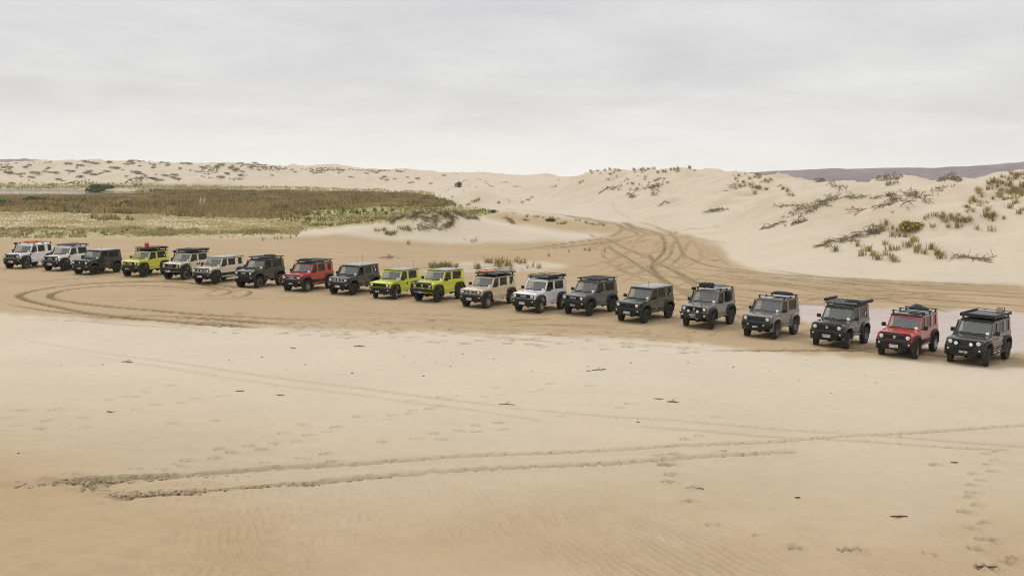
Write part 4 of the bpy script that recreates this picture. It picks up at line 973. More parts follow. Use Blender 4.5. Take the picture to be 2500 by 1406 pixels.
def make_car(spec):
    D, P = spec['doors'], PAINTS[spec['paint']]; roofm = PAINTS[spec.get('roof', spec['paint'])]
    flare = PAINTS[spec['paint']] if spec.get('body_flares') else M_FLARE
    X0, Y0, th = spec['pos']; yf, yr = -WB[D] / 2, WB[D] / 2
    gz = float(base_z(np.array([X0]), np.array([Y0]))[0]) - .022
    car = thing('parked_off_roader', spec['label'], 'off-road car', (X0, Y0, gz), math.radians(th), 'off-road cars parked in a slanting row')
    R = spec.get('R', .365); up = R - .345 + spec.get('lift', .03); wd = spec.get('wd', .215)
    L = (0, 0, up)
    c = lambda k, f: cached((k, D), lambda: f(D))
    body = obj('body', c('body', tub_mesh), P, car, L)
    for sx in (1, -1):
        obj('fender', c('fender', fender_mesh), P, body, scale=(sx, 1, 1)); obj('quarter_panel', c('quarter', quarter_mesh), P, body, scale=(sx, 1, 1))
    hood = obj('hood', c('hood', hood_mesh), P, car, L)
    cab = obj('cabin_frame', c('cab', greenhouse_mesh), P, car, L)
    roof = obj('roof', c('roof', roof_mesh), roofm, car, L); obj('roof_gutter', c('gut', gutter_mesh), M_PLASTIC if 'roof' not in spec else roofm, roof)
    for i in range(1 if D == 3 else 2):
        for sx in (1, -1):
            d = obj('door', cached(('door', D, i, sx), lambda: door_mesh(D, i)), P, car, L)
            if sx < 0: d.scale = (-1, 1, 1)
            obj('handle', cached(('handle', D, i), lambda: handle_mesh(D, i)), M_PLASTIC if spec['paint'] in ('black', 'green', 'slate', 'moss') else P, d)
    for i in range(len(WINS[D])):
        for sx in (1, -1):
            if spec.get('open_window') and i == 0 and sx == 1: continue
            p = obj('window_pane', cached(('pane', D, i), lambda: pane_mesh(D, i)), M_SIDE if i == 0 else M_PRIV, cab)
            if sx < 0: p.scale = (-1, 1, 1)
    ws = obj('windscreen', c('ws', windscreen_mesh), M_WIND, car, L)
    st = MB(); yv = lambda t: ws_y(D, t) + .012
    st.add([(.46, yv(.11), ZBELT + .569 * .11), (.585, yv(.11), ZBELT + .569 * .11), (.58, yv(.26), ZBELT + .569 * .26), (.455, yv(.26), ZBELT + .569 * .26)], [(0, 1, 2, 3)])
    obj('licence_label', cached(('st', D), lambda: st.mesh('licence_label', smooth=False)), M_WHITE, ws)
    obj('rear_window', cached(('rw', D), lambda: MB().box(-.53, .53, yr + .455, yr + .47, 1.10, 1.61).mesh('rear_window', smooth=False)), M_PRIV, car, L)
    for x in (.02, -.52): obj('wiper', c('wip', wiper_mesh), M_DARK, car, (x, 0, up))
    dash = obj('dashboard', c('int', interior_mesh), M_DARK, car, L)
    sw = obj('steering_wheel', cached('steer', steer_mesh), M_DARK, car, (-.33, yf + .92, 1.17 + up))
    for x, y in ((-.33, yf + 1.22), (.33, yf + 1.22), (-.3, yf + 2.0), (.3, yf + 2.0)): obj('seat', cached('seat', seat_mesh), M_SEAT, car, (x, y, up))
    obj('chassis', c('chs', chassis_mesh), M_DARK, car, (0, 0, R - .345))
    obj('sill', c('sill', step_mesh), P, car, L)
    if spec.get('slider'): obj('rock_slider', c('slider', rocks_mesh), M_FLARE, car, L)
    if spec.get('cladding'): obj('side_cladding', c('clad', cladding_mesh), M_PLASTIC, car, L)
    for y in (yf, yr):
        for sx in (1, -1):
            f = obj('wheel_arch', cached('flare', flare_mesh), flare, car, (0, y, .42 + up))
            if sx < 0: f.scale = (-1, 1, 1)
    # wheels
    rk = spec.get('rim', 'multi'); rm = {'b': M_RIMB, 'g': M_RIMG, 's': M_RIMS}[spec.get('rimc', 'b')]
    for y in (yf, yr):
        for sx in (1, -1):
            wl = bpy.data.objects.new('wheel', None); COL.objects.link(wl); wl.parent = car; wl.location = (sx * .70, y, R - .012); wl.empty_display_size = .1
            wl.rotation_euler = (rnd.uniform(0, 6), 0, (math.radians(spec.get('steer', 0)) if y == yf else 0)) if False else (0, 0, math.radians(spec.get('steer', 0)) if y == yf else 0)
            ty = obj('tyre', cached(('tyre', R, wd), lambda: tyre_mesh(R, wd)), M_RUBBER, wl)
            if spec.get('lip'): obj('rim_lip', cached(('lip', wd), lambda: MB().lathe([(.212, wd * .49), (.205, wd * .515), (.188, wd * .49)], 28).mesh('rim_lip')), M_RIMS, wl, (0, 0, 0), (0, 0, 0), (sx, 1, 1))
            ri = obj('rim', cached(('rim', rk, wd), lambda: rim_mesh(rk, wd)), rm, wl, (0, 0, 0), (rnd.uniform(0, 1.2), 0, 0), (sx * 1.0, 1.0, 1.0))
    sp = bpy.data.objects.new('spare_wheel', None); COL.objects.link(sp); sp.parent = car; sp.location = (.05, yr + .66, .88 + up); sp.rotation_euler = (0, 0, math.radians(90)); sp.empty_display_size = .1
    obj('tyre', cached(('tyre', R, wd), lambda: tyre_mesh(R, wd)), M_RUBBER, sp); obj('rim', cached(('rim', rk, wd), lambda: rim_mesh(rk, wd)), rm, sp)
    # front
    gr = obj('grille', c('grille', grille_mesh), M_PLASTIC if spec.get('grille') != 'body' else P, car, L)
    g = spec.get('grille', 'slots')
    if g in ('slots', 'emblem', 'badge'):
        obj('grille_slots', c('slots', slots_mesh), M_DARK, gr); obj('grille_bars', c('bars', bars_mesh), M_PLASTIC, gr)
    if g == 'emblem': obj('emblem', cached('emb', emblem_mesh), M_CHROME if not spec.get('white_emblem') else M_WHITE, gr, (0, yf - .652, .885))
    if g == 'badge':
        for x in (-.19, 0, .19): obj('badge', cached('bdg', lambda: MB().prism([(-.07, .03), (0, -.035), (.07, .03), (.04, .035), (0, .005), (-.04, .035)], -.01, 0, 'y').mesh('badge', smooth=False)), M_RIMS, gr, (x, yf - .653, .885))
    if g == 'letters':
        obj('grille_surround', c('ring', ring_mesh), {'c': M_RIMS, 'p': P}.get(spec.get('ring', 'd'), M_PLASTIC), gr)
        obj('grille_slots', cached(('mesh', D), lambda: MB().box(-.37, .37, yf - .636, yf - .630, .82, .94).mesh('grille_slots', smooth=False)), M_DARK, gr)
        obj('grille_lettering', text_mesh('SUZUKI', .105), M_WHITE, gr, (0, yf - .642, .883), (math.pi / 2, 0, 0), (1.05, 1, 1))
    if g == 'chrome':
        for x in (-.335, -.21, .21, .335): obj('slot_frame', cached('slotf', lambda: slot_frame_mesh(D)), M_CHROME, gr, (x, yf - .632, .885))
        obj('grille_slots', c('slots', slots_mesh), M_DARK, gr)
        obj('emblem_plate', cached(('emp', D), lambda: slot_frame_mesh(D)), M_CHROME, gr, (0, yf - .632, .885), (0, 0, 0), (1.25, 1, 1)); obj('emblem', cached('emb', emblem_mesh), M_CHROME, gr, (0, yf - .645, .885), (0, 0, 0), (.85, 1, .85))
        obj('grille_trim', cached(('gtrim', D), lambda: MB().tube([(-.66, yf - .63, .80), (-.60, yf - .64, .782), (.60, yf - .64, .782), (.66, yf - .63, .80)], .012, 6).mesh('grille_trim')), M_RIMS, gr)
    for x in (-.545, .545):
        h = obj('headlight', cached('head', lambda: lamp_mesh(.092)), M_LAMP, car, (x, yf - .636, .885 + up)); obj('bezel', cached('bez', lambda: bezel_mesh(.092)), M_DARK, h)
        obj('projector', cached('prj', lambda: MB().lathe([(.026, -.036), (.022, -.044), (0, -.046)], 12, (0.01, 0, -.005), axis='y').mesh('projector')), M_LAMPIN, h)
        if not spec.get('no_ind'): obj('indicator', cached('ind', lambda: lamp_mesh(.028, .015)), M_AMBER, car, (x * 1.20, yf - .632, .915 + up))
        if spec.get('bar') != 'hoop': obj('fog_light', cached('fog', lambda: lamp_mesh(.036, .02)), M_LAMP, car, (x * (1.12 if not spec.get('short_bumper') else .72), yf - (.672 if not spec.get('short_bumper') else .70), .60 + up))
    if spec.get('bar') in (None, 'none'):
        bu = obj('front_bumper', c('bump', bumper_mesh), M_PLASTIC, car, L); obj('air_intake', c('intake', intake_mesh), M_DARK, bu)
        obj('tow_eye', cached('eye', lambda: MB().box(.34, .40, -.03, .03, -.05, .02).mesh('tow_eye', .01, 1)), M_REDL if spec.get('red_hook') else M_DARK, bu, (0, yf - .62, .36))
    else:
        bu = obj('bull_bar', cached(('bar', D, spec['bar']), lambda: hoop_mesh(D, spec['bar'])), M_PLASTIC, car, L)
        if spec['bar'] == 'hoop':
            for x in (-.60, .60): obj('fog_light', cached('fog', lambda: lamp_mesh(.036, .02)), M_LAMP, car, (x, yf - .72, .58 + up), (0, 0, 0), (1.2, 1, 1.2))
            obj('winch_fairlead', cached('fair', lambda: MB().tube([(-.12, 0, 0), (-.10, 0, .025), (.10, 0, .025), (.12, 0, 0), (.10, 0, -.025), (-.10, 0, -.025), (-.12, 0, 0)], .012, 6).mesh('winch_fairlead')), M_RIMS, bu, (0, yf - .81, .50))
            obj('tow_hook', cached('hook', lambda: MB().tube([(.10, 0, .03), (.16, 0, -.02), (.20, 0, -.06), (.26, 0, -.05), (.27, 0, 0)], .014, 6).mesh('tow_hook')), M_RIMS, bu, (.05, yf - .81, .45))
    obj('rear_bumper', c('rbump', rear_bumper_mesh), M_PLASTIC, car, L)
    for sx in (-1, 1): obj('tail_light', cached('tail', tail_mesh), M_REDL, car, (sx * .62, yr + .63, .60 + up), (0, math.radians(90), 0))
    for sx in (-1, 1):
        obj('mirror', cached(('mir', sx), lambda: mirror_mesh(sx)), M_PLASTIC if not spec.get('chrome_mirror') else M_RIMB, car, (0, yf + .62, up))
    # plate
    if spec.get('plate'):
        txt, kind, px_ = spec['plate']
        zc = .50 if spec.get('bar') != 'hoop' else .60
        yy = yf - (.70 if spec.get('bar') is None else .775 if spec['bar'] != 'hoop' else .815)
        if spec.get('plate_high'): zc = .62; yy = yf - .72
        pl = obj('number_plate', cached('plate', lambda: MB().box(-.18, .18, -.012, .0, -.0625, .0625).mesh('number_plate', .004, 1)), M_WHITE if kind == 'w' else M_BLACKP, car, (px_, yy, zc + up))
        obj('plate_lettering', text_mesh(txt, .115), M_BLACKP if kind == 'w' else M_WHITE, pl, (0, -.014, 0), (math.pi / 2, 0, 0), (.82, 1, 1))
    # extras
    if spec.get('snorkel'): obj('snorkel', cached(('snk', D, spec['snorkel']), lambda: snorkel_mesh(D, spec['snorkel'] == 'tall')), M_PLASTIC, car, L)
    if spec.get('bonnet_strip'): obj('bonnet_strip', cached(('bs', D), lambda: MB().prism([(yf - .60, 1.0), (yf - .59, 1.05), (yf - .54, 1.062), (yf - .54, 1.04)], -.62, .62).mesh('bonnet_strip', .004, 1)), M_FLARE, hood)
    if spec.get('guard'):
        gd = obj('bonnet_guard', c('guard', guard_mesh), M_FLARE, hood)
    if spec.get('vent'):
        for sx in (1, -1): obj('fender_vent', cached('vent', lambda: MB().box(.724, .738, -.09, .09, -.06, .06).mesh('fender_vent', .006, 1)), M_DARK, car, (0, yf + .50, .98 + up), (0, 0, 0), (sx, 1, 1))
    if spec.get('spots'):
        sm = {'w': M_LAMP, 'o': M_ORANGE}[spec['spots'][0]]; sx_ = spec['spots'][1]
        for x in (-sx_, sx_):
            s_ = obj('spot_lamp', cached('spot', lambda: lamp_mesh(.078, .03)), sm, car, (x, yf - .74 - (.03 if spec.get('bar') == 'hoop' else 0), (.84 if spec.get('bar') != 'hoop' else .78) + up)); obj('bezel', cached('bezs', lambda: MB().lathe([(.05, .09), (.08, .05), (.085, 0), (.078, -.01)], 18, axis='y').mesh('bezel')), M_DARK, s_)
    if spec.get('antenna'):
        for (x, y, Lh) in spec['antenna']: obj('antenna', cached(('ant', Lh), lambda: antenna_mesh(Lh)), M_DARK, car, (x, y, 1.72 + up))
    if spec.get('cb'): obj('antenna', cached('cb', lambda: MB().tube([(0, 0, 0), (0, .02, .62)], [.014, .008], 6).mesh('antenna')), M_DARK, car, (.40, yf - .66, .80 + up))
    if spec.get('visors'):
        for i in range(len(WINS[D]) - 1):
            for sx in (1, -1): obj('window_visor', cached(('vis', D, i), lambda: visor_mesh(D, i)), M_PLASTIC, cab, (0, 0, 0), (0, 0, 0), (sx, 1, 1))
    if spec.get('hood_stripe'):
        obj('bonnet_decal', cached(('hs', D), lambda: MB().add([(.60, yf - .36, 1.052), (.70, yf - .34, 1.036), (.725, yf + .34, 1.06), (.70, yf + .38, 1.096), (.56, yf + .38, 1.103)], [(0, 1, 2, 3, 4)]).mesh('bonnet_decal', smooth=False)), M_BLACKP, hood, (0, 0, .006))
    for y in spec.get('door_disc', ()): obj('fuel_cap', cached('cap', lambda: MB().lathe([(.075, 0), (.07, .012), (0, .014)], 16).mesh('fuel_cap')), M_DARK, car, (.738, yf + y, .90 + up))
    if spec.get('win_sticker'):
        for (y, z, s_) in spec['win_sticker']: obj('window_sticker', cached('wst', lambda: MB().add([(0, -.05, -.05), (0, .05, -.04), (0, .045, .05), (0, -.02, .06), (0, -.05, .02)], [(0, 1, 2, 3, 4)]).mesh('window_sticker', smooth=False)), M_WHITE, cab, (.690 - .05 * (z - 1.1), yf + y, z), (0, 0, 0), (1, s_, s_))
    if spec.get('side_box'):
        obj('side_carrier', cached('sbox', lambda: MB().box(.66, .80, -.16, .16, 1.10, 1.66).box(.70, .86, -.12, .12, 1.16, 1.52).mesh('side_carrier', .03, 2)), M_BAG, car, (0, yf + 1.78, up))
    if spec.get('door_decal'):
        dd = obj('door_lettering', text_mesh('JIMNY', .17), M_DECT, car, (.736, yf + .86, .93 + up), (math.pi / 2, 0, math.pi / 2), (1.15, 1, 1))
        for z in (.80, .765): obj('door_stripe', cached('dst', lambda: MB().box(.730, .7335, -.36, .36, -.012, .012).mesh('door_stripe', smooth=False)), M_STRIPE, car, (.0, yf + .86, z + up))
    # roof rack
    rk_ = spec.get('rack')
    if rk_:
        kind = rk_[0]
        fr = obj('roof_rack', cached(('rack', D, kind), lambda: rack_frame(D, kind)), M_RACK, car, L)
        y0 = ws_y(D, 1) + .025; y1 = yr + .475
        if kind == 'slats':
            for k in range(8): obj('slat', cached(('slat', D, 1), lambda: slat_mesh(D, True)), M_RACK if len(rk_) < 2 else M_RACKG, fr, (-.58 + k * .1657, 0, 0), (0, 0, 0), (.62, 1, 1))
        elif kind == 'cross':
            for k in range(10): obj('slat', cached(('slat', D, 0), lambda: slat_mesh(D, False)), M_RACK, fr, (0, y0 + .06 + (y1 - y0 - .12) * k / 9, 0))
        elif kind in ('rails', 'tray'): obj('rack_floor', c('rfl', tray_floor), M_RACKG if kind == 'tray' else M_RACK, fr)
        elif kind == 'basket':
            for k in range(7): obj('slat', cached(('slat', D, 0), lambda: slat_mesh(D, False)), M_RACK, fr, (0, y0 + .06 + (y1 - y0 - .12) * k / 6, 0), (0, 0, 0), (1, .4, 1))
        for (x, y, Lw) in spec.get('awning', ()): obj('awning', cached(('awn', Lw), lambda: awning_mesh(Lw)), M_BAG, fr, (x, y, 1.90))
    spec['obj'] = car; spec['zroof'] = 1.845 + up; spec['yr'] = yr; spec['yf'] = yf
    return car
def on_car(spec, x, y, z):
    """A point given on the car's axes, in the place."""
    return (spec['obj'].matrix_basis @ Vector((x, y, z)))

CARS = {
1: dict(doors=5, paint='white', grille='badge', plate=('PGK 9', 'w', .0), snorkel='tall', bonnet_strip=1, vent=1, rack=('bars',), rim='steel', R=.375, lift=.05, antenna=[(.2, 1.0, .45)], lip=1, steer=2, no_ind=1,
   label='white five door off-roader with orange boards on its roof bars, leftmost of the row'),
2: dict(doors=3, paint='white', grille='letters', ring='d', plate=('PLZ 81', 'w', .0), snorkel='low', bonnet_strip=1, vent=1, rack=('slats',), rim='multi', R=.365, lift=.04, steer=4, no_ind=1, antenna=[(.1, 1.0, .4)],
   label='white three door off-roader with flat dark roof platform, second from the left'),
3: dict(doors=3, paint='green', grille='emblem', white_emblem=1, plate=('PUBEC', 'b', .0), rim='multi', rimc='b', R=.355, lift=.0, antenna=[(.0, .4, .28)], steer=0, bonnet_strip=1, slider=0,
   label='dark green three door off-roader with a bare pale-shining roof, third from the left'),
4: dict(doors=3, paint='lime', roof='black', grille='letters', plate=('QHW 52', 'b', -.12), spots=('o', .27), rack=('rails',), awning=[(.80, .35, 1.9)], rim='steel', R=.38, lift=.08, steer=4, win_sticker=[(2.30, 1.30, 1.1)],
   label='lime off-roader with two orange lamp covers and a red jerry can on its rack'),
5: dict(doors=3, paint='ivory', roof='black', grille='letters', bar='bull', plate=('QMA 12', 'w', -.12), snorkel='tall', rack=('rails',), awning=[(.80, .40, 2.0)], rim='steel', R=.39, lift=.09, lip=1, steer=0, visors=1, door_disc=(1.30, 1.56),
   label='ivory off-roader with black tube bull bar, tall snorkel and awning on its loaded rack'),
6: dict(doors=5, paint='ivory', roof='black', grille='chrome', plate=('QSL 12', 'w', -.05), cladding=1, slider=1, bonnet_strip=1, rim='alloy', rimc='b', R=.36, lift=.0, antenna=[(.0, .6, .26)], visors=1, steer=4,
   label='ivory five door off-roader with chrome slotted grille and bare black roof'),
7: dict(doors=3, paint='green', grille='letters', plate=('PWF 81', 'w', -.55), plate_high=1, snorkel='low', rack=('slats',), rim='steel', R=.385, lift=.08, slider=0, lip=1, steer=2,
   label='dark green three door off-roader with number plate to one side, beside the first red one'),
8: dict(doors=5, paint='red', roof='black', grille='letters', ring='c', plate=('QTM 6', 'b', .0), snorkel='low', bonnet_strip=1, rack=('slats',), rim='alloy', rimc='s', R=.365, lift=.04, cladding=1, slider=1, visors=1, steer=3,
   label='red five door off-roader with large flat roof platform, in the left half of the row'),
9: dict(doors=5, paint='black', grille='chrome', plate=('QDD 184', 'w', .0), snorkel='low', rim='multi', R=.37, lift=.05, antenna=[(.0, .25, .26), (.25, .45, .62)], steer=2, win_sticker=[(2.60, 1.50, .9), (2.70, 1.30, 1.4)], open_window=1, no_ind=1,
   label='glossy black five door off-roader with chrome slotted grille and black snorkel'),
10: dict(doors=3, paint='lime', roof='black', grille='slots', plate=('PAB 08', 'b', -.12), hood_stripe=1, door_disc=(1.30,), rim='alloy', rimc='s', R=.36, lift=.0, antenna=[(.0, .35, .28), (.45, 1.3, .5)], steer=24,
   label='lime off-roader with bare black roof, no bull bar and a black bonnet stripe'),
11: dict(doors=3, paint='lime', roof='black', grille='emblem', white_emblem=1, bar='nudge', plate=('QDD 26', 'b', .0), guard=1, rim='steel', R=.39, lift=.07, steer=4, win_sticker=[(2.38, 1.25, .8)], slider=0,
   label='lime off-roader with black front bar and bonnet guard, its wheels large and black'),
12: dict(doors=5, paint='tan', roof='black', grille='chrome', plate=('QSM 433', 'w', -.06), rack=('rails',), rim='alloy', rimc='s', R=.365, lift=.02, visors=1, steer=4, win_sticker=[(2.80, 1.22, 1.2)],
   label='cream five door off-roader with an orange pair of boards on its black rack'),
13: dict(doors=3, paint='white', grille='letters', ring='d', plate=('QSC 65', 'w', -.05), rack=('rails',), awning=[(.78, .42, 1.7)], rim='alloy', rimc='s', R=.365, lift=.03, steer=8, visors=0,
   label='white three door off-roader with black railed rack and side awning in mid row'),
14: dict(doors=3, paint='grey', grille='letters', plate=('PMQ 83', 'b', .04), rack=('slats',), rim='steel', R=.375, lift=.06, steer=16,
   label='blue grey three door off-roader with flat slatted roof platform'),
15: dict(doors=5, paint='moss', grille='slots', plate=('QSG248', 'w', .0), rim='multi', R=.37, lift=.02, antenna=[(.0, .2, .28)], steer=12, win_sticker=[(2.76, 1.24, 1.0)],
   label='mossy green five door off-roader with a bare pale-shining roof and black grille'),
16: dict(doors=3, paint='silver', grille='emblem', white_emblem=1, bar='hoop', plate=('SUKZUK', 'b', .0), spots=('w', .25), snorkel='tall', rack=('bars',), side_box=1, cb=1, rim='multi', rimc='b', R=.385, lift=.08, steer=14,
   label='silver grey off-roader with hooped bull bar, snorkel and spare tyre on its roof'),
17: dict(doors=3, paint='taupe', grille='plain', body_flares=1, plate=('JIMNY', 'b', -.02), snorkel='low', rack=('bars',), short_bumper=1, red_hook=1, rim='steel', rimc='g', R=.385, lift=.06, steer=10,
   label='taupe grey three door off-roader with two roof bars and a black number plate'),
18: dict(doors=3, paint='slate', grille='emblem', body_flares=1, plate=('QSW373', 'w', .02), rack=('slats', 'g'), awning=[(.86, .55, 1.75), (-.84, .75, 1.35)], chrome_mirror=1, rim='steel', rimc='g', R=.38, lift=.06, steer=14, win_sticker=[(2.30, 1.30, 1.7)], bonnet_strip=1,
   label='dark slate three door off-roader with long awning boxes on both sides of its roof'),
19: dict(doors=5, paint='red', roof='black', grille='emblem', plate=('RHT292', 'w', .0), rack=('bars',), bonnet_strip=1, cladding=1, rim='alloy', rimc='s', R=.37, lift=.03, steer=13,
   label='red five door off-roader with gear on roof bars, second from the right'),
20: dict(doors=5, paint='slate', grille='plain', plate=('SKNYJM', 'b', .0), spots=('w', .29), snorkel='low', rack=('tray',), door_decal=1, rim='multi', rimc='b', R=.385, lift=.05, steer=12, slider=1,
   label='dark five door off-roader with two spot lamps and orange door stripes, rightmost of the row'),
}
for k in sorted(CARS):
    CARS[k]['pos'] = POS[k]; make_car(CARS[k])
print('cars', time.time() - T0)

# things lying on the racks
def rest(spec, name, me, mat, label, cat, x, y, z=0, rz=0, group=None):
    p = on_car(spec, x, y, spec['zroof'] + z); o = obj(name, me, mat, None, p, (0, 0, spec['obj'].rotation_euler.z + rz)); tag(o, label, cat, group); return o
def lump(sx, sy, sz, seed, n=14, m=7):
    r_ = random.Random(seed); b = MB(); vs = [(0, 0, sz)]; L = []
    for j in range(1, m):
        a = math.pi / 2 * j / (m - 1)
        for i in range(n):
            t = 2 * math.pi * i / n; q = (abs(math.cos(t)) ** 4 + abs(math.sin(t)) ** 4) ** -.25; k = 1 + r_.uniform(-.08, .08)
            vs.append((sx * math.sin(a) ** .6 * q * math.cos(t) * k, sy * math.sin(a) ** .6 * q * math.sin(t) * k, sz * max(0, math.cos(a)) ** .7 * (1 + r_.uniform(-.12, .12))))
    fs = [(0, 1 + i, 1 + (i + 1) % n) for i in range(n)] + [(1 + j * n + i, 1 + (j + 1) * n + i, 1 + (j + 1) * n + (i + 1) % n, 1 + j * n + (i + 1) % n) for j in range(m - 2) for i in range(n)]
    fs.append(tuple(1 + (m - 2) * n + i for i in range(n))[::-1])
    return b.add(vs, fs)
def boards_mesh():
    b = MB()
    for k in range(2):
        z = k * .045
        b.prism([(-.62, -.08), (-.50, -.15), (.50, -.15), (.62, -.08), (.62, .08), (.50, .15), (-.50, .15), (-.62, .08)], z, z + .03, 'z')
        for i in range(9):
            for j in (-.09, 0, .09): b.box(-.48 + i * .12 - .018, -.48 + i * .12 + .018, j - .022, j + .022, z + .03, z + .042)
    return b.mesh('recovery_boards', .004, 1)
rest(CARS[1], 'recovery_boards', cached('boards', boards_mesh), M_ORANGE, 'orange traction boards on the roof bars of the leftmost white off-roader', 'recovery boards', -.1, .35, .0, math.radians(80), 'orange recovery boards')
o = rest(CARS[12], 'recovery_boards', cached('boards', boards_mesh), M_ORANGE, 'orange traction boards on the black rack of the cream off-roader in mid row', 'recovery boards', -.30, .15, .0, math.radians(84), 'orange recovery boards')
def jerry():
    p = on_car(CARS[4], -.1, .25, CARS[4]['zroof'] + .03); t = thing('jerry_can', 'bright red jerry can standing on the loaded rack of a lime off-roader', 'jerry can', p, math.radians(-10))
    t.scale = (.85, .85, .85)
    obj('can', MB().prism([(-.17, 0), (.17, 0), (.17, .30), (.06, .38), (-.17, .36)], -.09, .09, 'y').mesh('can', .03, 2), M_REDP, t)
    obj('handle', MB().tube([(-.17, 0, .30), (-.20, 0, .42), (-.12, 0, .47), (.10, 0, .46), (.20, 0, .40), (.17, 0, .28)], .02, 6).mesh('handle'), M_REDP, t)
    obj('cap', MB().lathe([(.04, 0), (.04, .05), (0, .05)], 10, (.10, 0, .355), axis='z').mesh('cap'), M_BLACKP, t)
jerry()
rest(CARS[4], 'roof_bag', lump(.42, .5, .16, 3).mesh('roof_bag'), M_OLIVE, 'olive and black kit bag beneath the red jerry can on the lime rack', 'bag', -.15, .35, -.10)
rest(CARS[5], 'roof_bag', lump(.50, .55, .13, 4).mesh('roof_bag'), M_BAG, 'flat dark kit bag on the rack of the ivory off-roader with a bull bar', 'bag', -.1, .2, -.02)
rest(CARS[7], 'roof_bag', lump(.34, .38, .12, 5).mesh('roof_bag'), M_BAG, 'low dark kit bag towards the rear of the dark green roof platform', 'bag', .1, .85, -.01)
rest(CARS[8], 'roof_bag', lump(.34, .44, .11, 6).mesh('roof_bag'), M_BAG, 'low black kit bag on the roof platform of the leftmost red off-roader', 'bag', -.28, .02, -.01)
rest(CARS[17], 'roof_bag', lump(.52, .30, .15, 7).mesh('roof_bag'), M_BAG, 'wide dark roof bag behind the second roof bar of the taupe off-roader', 'bag', .1, .98, -.02)
rest(CARS[18], 'roof_bag', lump(.32, .30, .10, 8).mesh('roof_bag'), M_BAG, 'dark kit bag between the awning boxes of the slate off-roader', 'bag', .22, .75, -.01)
rest(CARS[19], 'roof_bag', lump(.40, .34, .14, 9).mesh('roof_bag'), M_BAG, 'dark kit heap at the rear of the roof bars of the rightmost red off-roader', 'bag', .15, .62, .0)
o = rest(CARS[19], 'rope_bundle', cached('rope', lambda: [MB()][0].tube([(.20 * math.cos(a * .9) * (1 - a * .012), .16 * math.sin(a * .9), (.02 + .003 * a)) for a in range(0, 28)], .018, 6).mesh('rope_bundle')), M_RACKG, 'grey coiled strap on top of the kit heap of the rightmost red off-roader', 'rope', .12, .6, .12)
sp = thing('spare_tyre', 'spare tyre lying flat on the roof bars of the silver grey off-roader', 'spare tyre', on_car(CARS[16], -.18, .0, CARS[16]['zroof'] + .10), CARS[16]['obj'].rotation_euler.z)
for nm, key, fn, mt in (('tyre', ('tyre', .385, .215), lambda: tyre_mesh(.385, .215), M_RUBBER), ('rim', ('rim', 'multi', .215), lambda: rim_mesh('multi', .215), M_RIMB)):
    obj(nm, cached(key, fn), mt, sp, (0, 0, 0), (0, -math.pi / 2, 0))
t = thing('roof_pack', 'tan canvas pack on the roof tray of the rightmost off-roader', 'pack', on_car(CARS[20], .30, 1.42, CARS[20]['zroof']), CARS[20]['obj'].rotation_euler.z)
obj('canvas_body', MB().lathe([(0, 0), (.12, 0), (.14, .04), (.13, .18), (.10, .27), (.04, .30), (0, .30)], 16, axis='z').mesh('canvas_body'), M_TAN, t); obj('strap', MB().tube([(.16, -.02, .05), (.21, 0, .16), (.17, 0, .28)], .02, 6).mesh('strap'), M_DARK, t)
rest(CARS[16], 'roof_bag', lump(.36, .42, .10, 12).mesh('roof_bag'), M_RACKG, 'pale grey flat case behind the spare tyre on the silver grey roof', 'bag', .18, .75, .0)

# ------------------------------------------------------------------ vegetation
def veg_mat(name, cols, rough=.8):
    m, t, b = new_mat(name); a = N('ShaderNodeAttribute', t); a.attribute_name = 'tone'; s = N('ShaderNodeSeparateColor', t); t.links.new(a.outputs['Color'], s.inputs[0])
    r = N('ShaderNodeValToRGB', t); t.links.new(s.outputs[0], r.inputs[0]); e = r.color_ramp.elements
    e[0].position = 0; e[0].color = (*cols[0], 1); e[1].position = 1; e[1].color = (*cols[-1], 1)
    for i, c_ in enumerate(cols[1:-1]): q = e.new((i + 1) / (len(cols) - 1)); q.color = (*c_, 1)
    t.links.new(r.outputs[0], b.inputs['Base Color']); b.inputs['Roughness'].default_value = rough; b.inputs['Specular IOR Level'].default_value = .2
    return m
M_REED = veg_mat('reeds', [(.14, .115, .048), (.32, .245, .115), (.46, .35, .17), (.56, .44, .24)])
M_GREENR = veg_mat('green_sedge', [(.085, .105, .040), (.20, .20, .072), (.36, .33, .13), (.48, .42, .20)])
M_STRAWV = veg_mat('dry_grass', [(.20, .18, .075), (.38, .32, .15), (.55, .47, .26), (.64, .56, .35)])
M_TUFT = veg_mat('dune_grass', [(.17, .135, .052), (.34, .27, .10), (.50, .40, .18), (.62, .51, .28)])
M_SCRUB = veg_mat('dune_scrub', [(.17, .13, .08), (.26, .205, .125), (.38, .30, .19), (.48, .38, .25)])
M_GBUSH = veg_mat('green_bush_leaves', [(.045, .085, .028), (.08, .15, .045), (.13, .21, .07)])
M_OBUSH = veg_mat('olive_bush_leaves', [(.06, .062, .030), (.11, .105, .05), (.19, .175, .08)])
M_YBUSH = veg_mat('yellow_bush_leaves', [(.20, .17, .035), (.36, .30, .075), (.50, .42, .14)])
M_WOOD = simple('weathered_wood', (.10, .075, .052), .9, noise=.35, scale=3); M_ROOT = simple('brown_roots', (.225, .178, .112), .9, noise=.35, scale=2)
M_PLUME = simple('pale_plume', (.62, .55, .42), .9)

